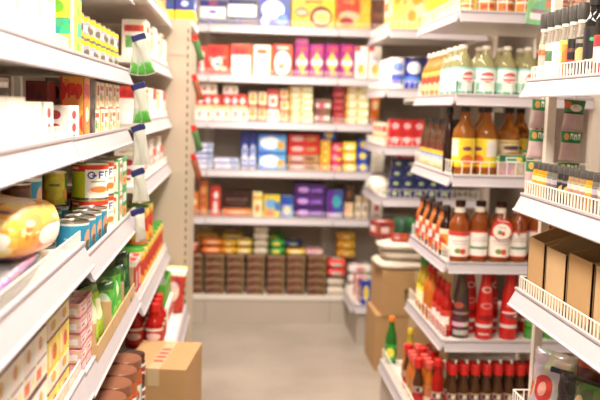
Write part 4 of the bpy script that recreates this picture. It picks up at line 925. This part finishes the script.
blr = bottle('black_bottle', .026, .215, .0145, mat('black_glass', '#1d1b1a', .08), CAPB, P['redlab'], hs=.66, hn=.80, cap=.03, rc=.018, lab=(.06, .5))
put(bottle('black_bottle', .021, .215, .0145, MATS['black_glass'], CAPB, None, hs=.66, hn=.80, cap=.03, rc=.018), (.92, 2.08, Z), 0, 'slim unlabelled black bottle behind the spice grinders', 'black bottles')
put(blk, (.876, 2.045, Z), -.5, 'black bottle with yellow-green swoosh beside the spice grinders', 'black bottles')
put(blr, (.876, 1.982, Z), -.5, 'black bottle with red and white label at the photo edge', 'black bottles')
for k in range(12): put(blr, (.876, 1.915 - k*.065, Z), -1.0, f'black bottle beyond the photo edge, {ORD[k]} from the far end', 'black bottles')
Z = RNT[1]
KIND = ['spicegold']*3 + ['spicegrey', 'spicegrey', 'spiceblack', 'spiceblack', 'spicetan', 'spicetan', 'spicetan', 'spicegold', 'spicegrey', 'spicetan', 'spiceblack', 'spicegold', 'spicetan', 'spicegrey', 'spicegold', 'spiceblack', 'spicetan']
NM = {'spicegold': 'golden', 'spicegrey': 'grey', 'spiceblack': 'black', 'spicetan': 'tan'}
for k, q in enumerate(KIND):
    sp = jar('spice_jar', .0168, .106, mat('spice_'+q, {'spicegold': '#c98a1c', 'spicegrey': '#6a645e', 'spiceblack': '#2c2826', 'spicetan': '#9a7a58'}[q], .2), CAPG, P[q], lid=.018, lab=(.12, .86), seg=18)
    put(sp, (.872, 2.365 - k*.0375, Z), -.4, f'{NM[q]} spice jar, {ORD[k]} from the far end behind the wire fence', 'spice jars')
wb = bottle('white_bottle', .03, .20, .012, mat('white_pet', '#efe9de', .3), CAPW, None, hs=.62, hn=.82, cap=.025)
put(wb, (.98, 2.03, Z), 0, 'plain white bottle behind the spice jars')
# strips of hanging sachets
def strip(x, y, label, ms, rz, group):
    r = ob('sachet_strip', None, None, (x, y, RNT[0]-.024), (0, .05, rz)); n = len(ms)
    for k, m in enumerate(ms):
        zz = -.012 - (k+1)*.092
        ob('sachet', pillow(.066, .088, .012, P[m], 40+k, .12, 8, 8), r, (0, -.001*k, zz))
    ob('hook', raw([(-.003, .003, -.002, .002, -.016, 0)], WIRE), r)
    for k in range(1, n): ob('perforated_edge', raw([(-.004, .004, -.0015, .0015, -.012-k*.092-.004, -.012-k*.092)], P['sachet']), r)
    tag(r, label, 'sachets', group)
strip(.905, 2.455, 'left strip of pink and green hanging sachets beside the white post', ['sachet', 'sachet', 'sachet'], 0, 'hanging sachet strips')
strip(.982, 2.40, 'right strip of pink and green hanging sachets', ['sachet2', 'sachet', 'sachet'], 0, 'hanging sachet strips')
Z = RNT[2]
def open_tray(x, y, z, w_, d_, hb, hf, rz, label, m):
    """display tray cut down at the front"""
    r = ob('display_tray', None, None, (x, y, z), (0, 0, rz)); a, b_ = w_/2, d_/2; t = .004
    def quad(pts, th, name):
        V_ = [Vector(p) for p in pts]; nrm = (V_[1]-V_[0]).cross(V_[2]-V_[0]).normalized()*th; n = len(V_)
        vv = [tuple(p) for p in V_] + [tuple(p+nrm) for p in V_]
        ff = [list(range(n))[::-1], list(range(n, 2*n))] + [[i, (i+1) % n, n+(i+1) % n, n+i] for i in range(n)]
        ob(name, finish('panel', vv, ff, [((.5, .5),)*len(f) for f in ff], m), r)
    quad([(-a, -b_, 0), (a, -b_, 0), (a, -b_, hf), (-a, -b_, hf)], -t, 'front_panel')
    quad([(-a, b_, 0), (a, b_, 0), (a, b_, hb), (-a, b_, hb)], t, 'back_panel')
    for s in (-1, 1):
        quad([(s*a, -b_, 0), (s*a, b_, 0), (s*a, b_, hb), (s*a, -b_*.1, hb*.97), (s*a, -b_, hf)], -s*t, 'side_panel')
    quad([(-a, -b_, 0), (a, -b_, 0), (a, b_, 0), (-a, b_, 0)], t, 'bottom_panel')
    return tag(r, label, 'display tray', 'cardboard display trays')
open_tray(1.00, 2.315, Z, .13, .28, .225, .17, -math.pi/2, 'cardboard display tray at the far end of the shelf', CARD)
open_tray(1.00, 2.165, Z, .14, .28, .205, .165, -math.pi/2, 'cardboard display tray second from the far end', CARD2)
open_tray(1.00, 2.005, Z, .15, .28, .205, .175, -math.pi/2, 'cardboard display tray third from the far end', CARD)
for k in range(4): open_tray(1.00, 1.635 - k*.19, Z, .17, .28, .21, .175, -math.pi/2, f'cardboard display tray beyond the photo edge, {ORD[k]} from the far end', [CARD, CARD2][k % 2])
open_tray(1.00, 1.83, Z, .17, .28, .21, .175, -math.pi/2, 'cardboard display tray at the photo edge', CARD2)
put(pouch('pink_pack', .09, .13, .04, P['pinkpack'], 50), (.93, 2.30, Z+.006), -1.5, 'pink and white pack inside the far display tray')
for k, y in enumerate((2.16, 2.0, 1.83)): put(pouch('snack_pack', .10, .13, .04, P['brownpack'], 51+k), (1.0, y, Z+.006), -1.5, f'brown pack inside a display tray, {ORD[k]} after the far one', 'packs in the display trays')
Z = RNT[3]
for k, (m, x, y, w_, h_, rz, d) in enumerate([('silver', .905, 2.27, .16, .20, -1.0, 'silver pouch with red disc leaning on the low right shelf'), ('brownchip', .985, 2.15, .15, .215, -.9, 'brown crisp pouch behind the silver pouch'),
        ('blackchip', .895, 2.08, .15, .19, -1.1, 'black and white crisp pouch beside the silver pouch'), ('greenchip', .90, 1.95, .17, .20, -1.0, 'green and red crisp pouch at the lower right corner'), ('brownchip', .93, 1.80, .16, .2, -1.1, 'brown crisp pouch beyond the lower right corner')]):
    put(pouch('crisp_pouch', w_, h_, .06, P[m], 60+k, .2), (x, y, Z), rz, d, 'crisp pouches', (-.18, 0))

for k in range(5): put(pouch('crisp_pouch', .16, .2, .06, P[['greenchip', 'silver', 'blackchip'][k % 3]], 70+k, .2), (.92, 1.66 - k*.14, RNT[3]), -1.1, f'crisp pouch beyond the lower right photo edge, {ORD[k]} from far end', 'crisp pouches', (-.18, 0))
for k in range(4): put(carton(.16, .14, .15, P[['redpic', 'yellowblue', 'greencarton', 'cookie'][k]], 'grocery_carton', 'box'), (1.12, 1.95 - k*.22, RNT[1]), -math.pi/2, f'{["red", "yellow", "white and green", "orange"][k]} carton behind the spice jars', 'cartons behind the spice jars')
for k in range(5): put(carton(.16, .14, .2, P[['redpic', 'yellowblue', 'greencarton', 'cookie', 'skyblue'][k]], 'grocery_carton', 'box'), (1.10, 2.05 - k*.24, RNT[0]), -math.pi/2, f'{["red", "yellow", "white and green", "orange", "sky blue"][k]} carton behind the black bottles', 'cartons behind the black bottles')
# ------------------------------------------------------------------ near left unit
R9 = math.pi/2
A, Bq = LNT['A'], LNT['B']
zA1 = A[1]
wg = carton(.15, .10, .12, P['whitegreenbox'], 'white_carton', 'box')
for k, y in enumerate((1.05, 1.21, 1.37, 1.53, 1.69)): put(wg, (-.43, y, zA1), R9, f'bleached white carton on upper left shelf, {ORD[k]} from the camera', 'white cartons on the upper left shelf')
yg = carton(.13, .10, .085, P['yellowgreenbox'], 'yellow_carton', 'box')
put(yg, (-.43, 1.985, Bq[1]), R9, 'yellow and green carton, lower one left of the tuna tins', 'yellow cartons'); put(yg, (-.43, 1.985, Bq[1]+.0855), R9, 'yellow and green carton, upper one left of the tuna tins', 'yellow cartons')
for k, y in enumerate((1.15, 1.34, 1.53, 1.72)): put(carton(.17, .10, .10, P['whitecream'], 'cream_carton', 'box'), (-.44, y, zA1+.121), R9, f'cream carton lying on the white cartons, {ORD[k]} from the camera', 'cream cartons on the upper left shelf')
tn = can('tuna_tin', .041, .058, P['tuna'])
for i in range(8):
    for j in range(2):
        put(tn, (-.43, 2.125 + i*.085, Bq[1] + j*.0595), .2 + .4*((i+j) % 3), f'yellow-banded tin, {["lower","upper"][j]} layer, {ORD[i]} from the camera', 'yellow-banded tins')
for i in range(5): put(jar('dark_jar', .033, .15, GL_DARK, STEEL, None), (-.54, 2.3 + i*.074, Bq[1]), 0, f'dark glass jar behind the banded tins, {ORD[i]} from the camera', 'dark jars')
zB = A[2]
gj = jar('glass_jar', .036, .14, GL_CLEAR, STEEL, None)
for i in range(6): put(gj, (-.54, 1.50 + i*.077, zB), 0, f'clear glass jar with steel lid, {ORD[i]} from the camera', 'clear glass jars')
for i, y in enumerate((1.25, 1.375, 1.50, 1.625)): put(carton(.118, .07, .098 if i < 3 else .09, P['whitecream'], 'white_carton', 'box'), (-.425, y, zB), R9, f'overexposed white carton on the second left shelf, {ORD[i]} from camera', 'white cartons on the second left shelf')
put(carton(.09, .05, .14, P['darkredbox'], 'dark_red_carton', 'box'), (-.475, 2.05, Bq[2]), R9, 'dark red carton behind the white cartons')
put(carton(.08, .07, .09, P['whitered'], 'white_red_carton', 'box'), (-.425, 1.75, zB), R9, 'white carton with red marks, front of second left shelf')
zB = Bq[2]
put(carton(.075, .05, .155, P['whitered'], 'white_red_carton', 'box'), (-.478, 2.25, zB), R9, 'tall white carton with red marks beside the orange one')
put(carton(.085, .058, .156, P['redorange'], 'red_orange_carton', 'box'), (-.413, 2.143, zB), R9, 'large orange carton with red patches')
put(carton(.12, .06, .085, P['whitered'], 'white_red_carton', 'box'), (-.415, 1.985, zB), R9, 'low white and red carton before the orange carton')
put(carton(.12, .06, .075, P['redwhite'], 'white_red_carton', 'box'), (-.55, 2.0, zB), R9, 'low red-topped carton behind the low white carton')
put(carton(.08, .058, .155, P['blackstrip'], 'black_carton', 'box'), (-.415, 2.24, zB), R9, 'narrow black carton on the second left shelf')
nd = carton(.074, .08, .075, P['noodle'], 'noodle_carton', 'box'); nd2 = carton(.074, .08, .075, P['noodle2'], 'noodle_carton', 'box')
for i in range(6):
    for j in range(2): put([nd, nd2][(i+j) % 2], (-.43, 2.335 + i*.0765, zB + j*.0755), R9, f'{["red and green", "yellow-edged"][(i+j) % 2]} small carton, {["lower","upper"][j]} layer, {ORD[i]} after the black carton', 'small noodle cartons')
# tins shelf
zC = Bq[3]
bc = can('blue_tin', .0385, .085, P['bluecan']); yc = can('yellow_green_tin', .033, .093, P['yellowcan']); br = can('brown_tin', .033, .093, P['browncan']); bc2 = can('tall_blue_tin', .033, .10, P['bluecan'])
for i, y in enumerate((2.02, 2.11, 2.20, 2.29)): put(bc, (-.395, y, zC), .3, f'light blue tin in the lower row, {ORD[i]} from the camera', 'light blue tins')
for i, y in enumerate((1.955, 2.04, 2.125, 2.21, 2.30)): put(bc, (-.50, y, zC), .2, f'light blue tin in the hidden back row, {ORD[i]} from the camera', 'light blue tins')
put(br, (-.51, 1.95, zC+.0865), .2, 'brown tin on top, left of the tall blue tin')
put(bc2, (-.505, 2.035, zC+.0865), .25, 'tall blue tin on top of the lower row')
put(yc, (-.505, 2.33, zC+.0865), .2, 'yellow-green tin between blue and red-banded tins')
bg = can('large_banded_tin', .051, .099, P['bigcan'])
for i in range(2):
    for j in range(2): put(bg, (-.42, 2.395 + i*.105, zC + j*.1005), .15 + .3*i, f'large yellow and white tin with red band, {["lower","upper"][j]} {["near","far"][i]} one', 'large red-banded tins')
for i in range(2): put(bg, (-.53, 2.55 + i*.105, zC + .0), .2, f'large red-banded tin in the back row, {["near","far"][i]} one', 'large red-banded tins')
for i in range(2):
    for j in range(2): put(carton(.095, .10, .098, P[['greencarton', 'greencarton2'][(i) % 2]], 'green_carton', 'box'), (-.415, 2.605 + i*.1, zC + j*.0985), R9, f'{["white and green", "green and yellow"][i % 2]} carton, {["lower","upper"][j]} layer, {ORD[i]} after the tins', 'green cartons')
zC = A[3]
put(bag('dark_purple_bag', .20, .58, .058, P['darkbag'], 70, .05), (-.468, 1.44, zC), .05, 'dark bag with purple edge under the big orange bag')
put(bag('orange_snack_bag', .20, .50, .115, P['orangebag'], 71, .05), (-.475, 1.655, zC+.034), .05, 'big glossy orange and white snack bag at the left edge', None, (-.085, .03))
put(bag('orange_snack_bag', .13, .17, .06, P['orangebox'], 72, .05), (-.53, 1.34, zC+.058), .05, 'small orange bag lying on the dark purple bag')
# boxes shelf
zD = A[4]
for i in range(5):
    for j in range(2): put(carton(.085, .09, .105, P['whitebrown'], 'tea_carton', 'box'), (-.405, 1.20 + i*.0865, zD + j*.1055), R9, f'white and brown carton, {["lower","upper"][j]} layer, {ORD[i]} from the camera', 'white and brown cartons')
for i in range(2):
    for j in range(2): put(carton(.10, .09, .105, P['yellowtea'], 'yellow_tea_carton', 'box'), (-.405, 1.645 + i*.102, zD + j*.1055), R9, f'yellow carton with brown stripe, {["lower","upper"][j]} layer, {["near","far"][i]} one', 'yellow striped cartons')
put(jar('small_jar', .03, .085, GL_DARK, CAPBR, P['redlab']), (-.40, 1.845, zD), 0, 'small jar with brown lid right of the yellow cartons')
zD = Bq[4]
for i in range(2):
    for j in range(5): put(carton(.07, .09, .036, P['pinkpack'], 'pink_pack', 'box'), (-.40, 1.945 + i*.074, zD + j*.0365), R9 + random.uniform(-.05, .05), f'flat pink pack, {level(j, 5)} in {["near","far"][i]} stack', 'flat pink packs')
def half_tray(y, L, label, h=.045):
    r = ob('carton_tray', None, None, (-.43, y, zD)); a = L/2; t = .004
    ob('front_panel', raw([(.086, .09, -a, a, 0, h)], CARD2), r); ob('back_panel', raw([(-.09, -.086, -a, a, 0, h*3)], CARD2), r)
    ob('side_panel', raw([(-.086, .086, -a, -a+t, 0, h*2.2)], CARD2), r); ob('side_panel', raw([(-.086, .086, a-t, a, 0, h*2.2)], CARD2), r); ob('bottom_panel', raw([(-.086, .086, -a+t, a-t, 0, t)], CARD2), r)
    tag(r, label, 'display tray', 'carton trays of green pouches')
TR = [(2.165, .24, 'carton tray of green pouches nearest the pink packs'), (2.41, .24, 'middle carton tray of green pouches'), (2.66, .24, 'far carton tray of green pouches')]
for q, (y, L, lb) in enumerate(TR):
    half_tray(y, L, lb)
    for k in range(5):
        m = [['limepouch', 'greenpouch'], ['greenpouch', 'darkpouch'], ['darkpouch', 'greenpouch']][q][k % 2]
        put(pouch('green_pouch', .085, (.135 + .012*(k % 3)), .028, P[m], 80 + k + q, .15), (-.375 - .035*(k % 2), y - .085 + k*.042, zD + .006), R9*.6 + random.uniform(-.5, .5),
            f'{ {"limepouch": "lime", "greenpouch": "green", "darkpouch": "dark green"}[m]} pouch, {ORD[k]} from the camera in the {["near","middle","far"][q]} tray', 'green pouches', (random.uniform(-.18, -.05), 0))
put(bag('green_vegetable_bag', .14, .22, .06, P['darkpouch'], 90, .12), (-.66, 2.60, zD), .2, 'dark green bag behind the far carton tray')
# jars on the low deck
zE = Bq[5]
bj = jar('spread_jar', .058, .185, SPREADM, CAPBR, P['spread'], lid=.03, lab=(.14, .74), seg=26)
for i, y in enumerate((2.20, 2.322, 2.444, 2.566, 2.688)): put(bj, (-.362, y, zE), R9 - .4, f'wide spread jar with brown lid, {ORD[i]} from the camera', 'wide spread jars')
for i, y in enumerate((2.15, 2.27, 2.39, 2.51, 2.63)): put(bj, (-.49, y, zE), R9, f'wide spread jar in the back row, {ORD[i]} from the camera', 'wide spread jars')
cj = jar('chocolate_jar', .038, .085, mat('chocolate_spread', '#4a2418', .2), CAPDB, P['choclab'], lid=.018, lab=(.1, .8))
for j in range(2): put(cj, (-.342, 2.788, zE + j*.0855), R9 - .3, f'small chocolate jar, {["lower","upper"][j]} one beside the wide jars', 'small chocolate jars')
# carton standing on the floor in the aisle
fb = cardboard('cardboard_box', -.275, 3.16, 0, .24, .36, .435, -.12, 'tall cardboard box standing on the floor at the left shelf')
ob('red_lettering', raw([(-.018 + .0, .018, -.10 + k*.05, -.075 + k*.05, .4402, .4406) for k in range(4)], REDINK), fb)

# ------------------------------------------------------------------ far left unit
Z = LST[0]
for k in range(1, 6): put(carton(.12, .10, .12, P[['yellowpk', 'goldtin'][k % 2]], 'yellow_carton', 'box'), (-.40, 3.12 + k*.15, Z), R9, f'yellow carton on the highest far left shelf, {ORD[k-1]} from the camera', 'yellow cartons, highest far left shelf')
Z = LST[1]
for k in range(1, 7): put(carton(.12, .09, .15 if k % 2 else .13, P[['whitecream', 'noodle', 'creamred'][k % 3]], 'pale_carton', 'box'), (-.40, 3.11 + k*.145, Z), R9, f'pale carton on the far left shelf under the yellow cartons, {ORD[k-1]} from camera', 'pale cartons, far left')
Z = LST[2]
for k in range(7): put(carton(.12, .09, .13, P[['redwhite', 'creamred', 'whitecream'][k % 3]], 'cream_red_carton', 'box'), (-.40, 3.11 + k*.145, Z), R9, f'cream or red carton on the third far left shelf, {ORD[k]} from camera', 'cream and red cartons, far left')
Z = LST[3]
for k in range(6):
    put(carton(.13, .09, .10, P[['whitered', 'redframe'][k % 2]], 'white_red_carton', 'box'), (-.40, 3.12 + k*.15, Z), R9, f'white and red carton on the fourth far left shelf, {ORD[k]} from camera', 'white and red cartons, far left')
for k in range(3): put(carton(.15, .09, .045, P['whitecream'], 'white_pack', 'box'), (-.40, 3.09 + k*.34, Z+.101), R9, f'flat white pack on white and red cartons, {ORD[k]} from camera', 'flat white packs, far left')
Z = LST[4]
gtin = can('golden_tin', .05, .15, P['goldtin'], CAPGR)
for k in range(8): put(gtin, (-.405, 3.21 + k*.108, Z), R9, f'golden tin with green lid, {ORD[k]} from the camera', 'golden tins')
for k in range(2): put(carton(.07, .08, .15, P['redpouch'], 'red_pack', 'box'), (-.40, 3.0 + k*.085, Z), R9, f'red pack left of the golden tins, {["near","far"][k]} one', 'red packs, far left')
for k in range(4): put(gtin, (-.405, 3.34 + k*.16, Z+.1515), R9, f'golden tin stacked on the others, {ORD[k]} from the camera', 'golden tins') if k < 2 else None
Z = LST[5]
rsb = bottle('chilli_sauce_bottle', .036, .185, .02, RED_LIQ, CAPR, P['redpouch'], hs=.52, hn=.74, cap=.034, rc=.022, lab=(.1, .46))
i = 0
for x in (-.335, -.415):
    for y in (3.39, 3.475, 3.56):
        put(rsb, (x, y, Z), 0, f'red chilli sauce bottle with red cap, {["front","back"][x < -.35]} row, {ORD[i % 3]} from camera', 'red chilli sauce bottles'); i += 1
put(carton(.20, .30, .11, P['crate_label'], 'white_carton', 'box'), (-.40, 3.78, Z), 0, 'white carton under the bright green tray')
Z += .1115
cr_ = ob('green_tray', None, None, (-.40, 3.78, Z))
for nm, bx_ in (('base', (-.09, .09, -.16, .16, 0, .006)), ('side', (-.09, .09, -.16, -.155, .006, .10)), ('side', (-.09, .09, .155, .16, .006, .10)), ('side', (-.09, -.085, -.155, .155, .006, .10)), ('side', (.085, .09, -.155, .155, .006, .10))):
    ob(nm, raw([bx_], PLASTICG), cr_)
tag(cr_, 'bright green plastic tray on the low far left deck', 'tray')
put(bag('white_film_bag', .15, .26, .12, FILM, 95, .1), (-.40, 3.78, Z+.0065), 0, 'clear film bag inside the bright green tray')
Z = LST[5]
for k, (y, m, d) in enumerate([(3.96, 'redpouch', 'red pouch beside the end panel on the low left deck'), (4.01, 'goldtin', 'yellow pouch against the end panel')]):
    put(pouch('upright_pouch', .12, .22, .04, P[m], 97+k, .15), (-.315, y, Z), .3*k, d, 'pouches by the end panel', (0, .1))

# clips with fans of green-bottomed sachets at the joint of the left units
def clip(x, y, z, n, label, green=True, L=.11):
    r = ob('clip_bundle', None, None, (x, y, z), (0, 0, R9*.25))
    c = ob('clip', boxm(.045, .016, .02, NAVYCLIP, .003), r, (0, 0, -.012), (0, -.35, 0))
    for k in range(n):
        t = (k - (n-1)/2) * .23 - .08
        s = ob('sachet', pillow(.036, L, .012, CLEARP, 100+k, .1, 6, 8), r, (-math.sin(t)*L, -.006 + .004*k, -.01 - math.cos(t)*L), (0, t, 0))
        if green: ob('green_filling', pillow(.034, L*.42, .0135, LEAFG, 110+k, .12, 6, 6), s, (0, 0, .002))
    tag(r, label, 'clip bundle', 'clip bundles at the left shelf joint')
clip(-.315, 2.66, 1.605, 3, 'navy clip holding a fan of green sachets, uppermost')
clip(-.315, 2.66, 1.455, 2, 'navy clip holding green sachets, second from top')
clip(-.315, 2.66, 1.325, 2, 'navy clip holding clear sachets, third from top', False)
clip(-.315, 2.66, 1.185, 2, 'navy clip holding clear sachets, fourth from top', False, .09)
clip(-.315, 2.66, 1.06, 1, 'navy clip holding one clear sachet, lowest', False, .09)
bad = [(k, v) for k, v in USED.items() if len(v) > 1 or not 4 <= len(k.split()) <= 16]
for q in bad: print('LABEL', q)
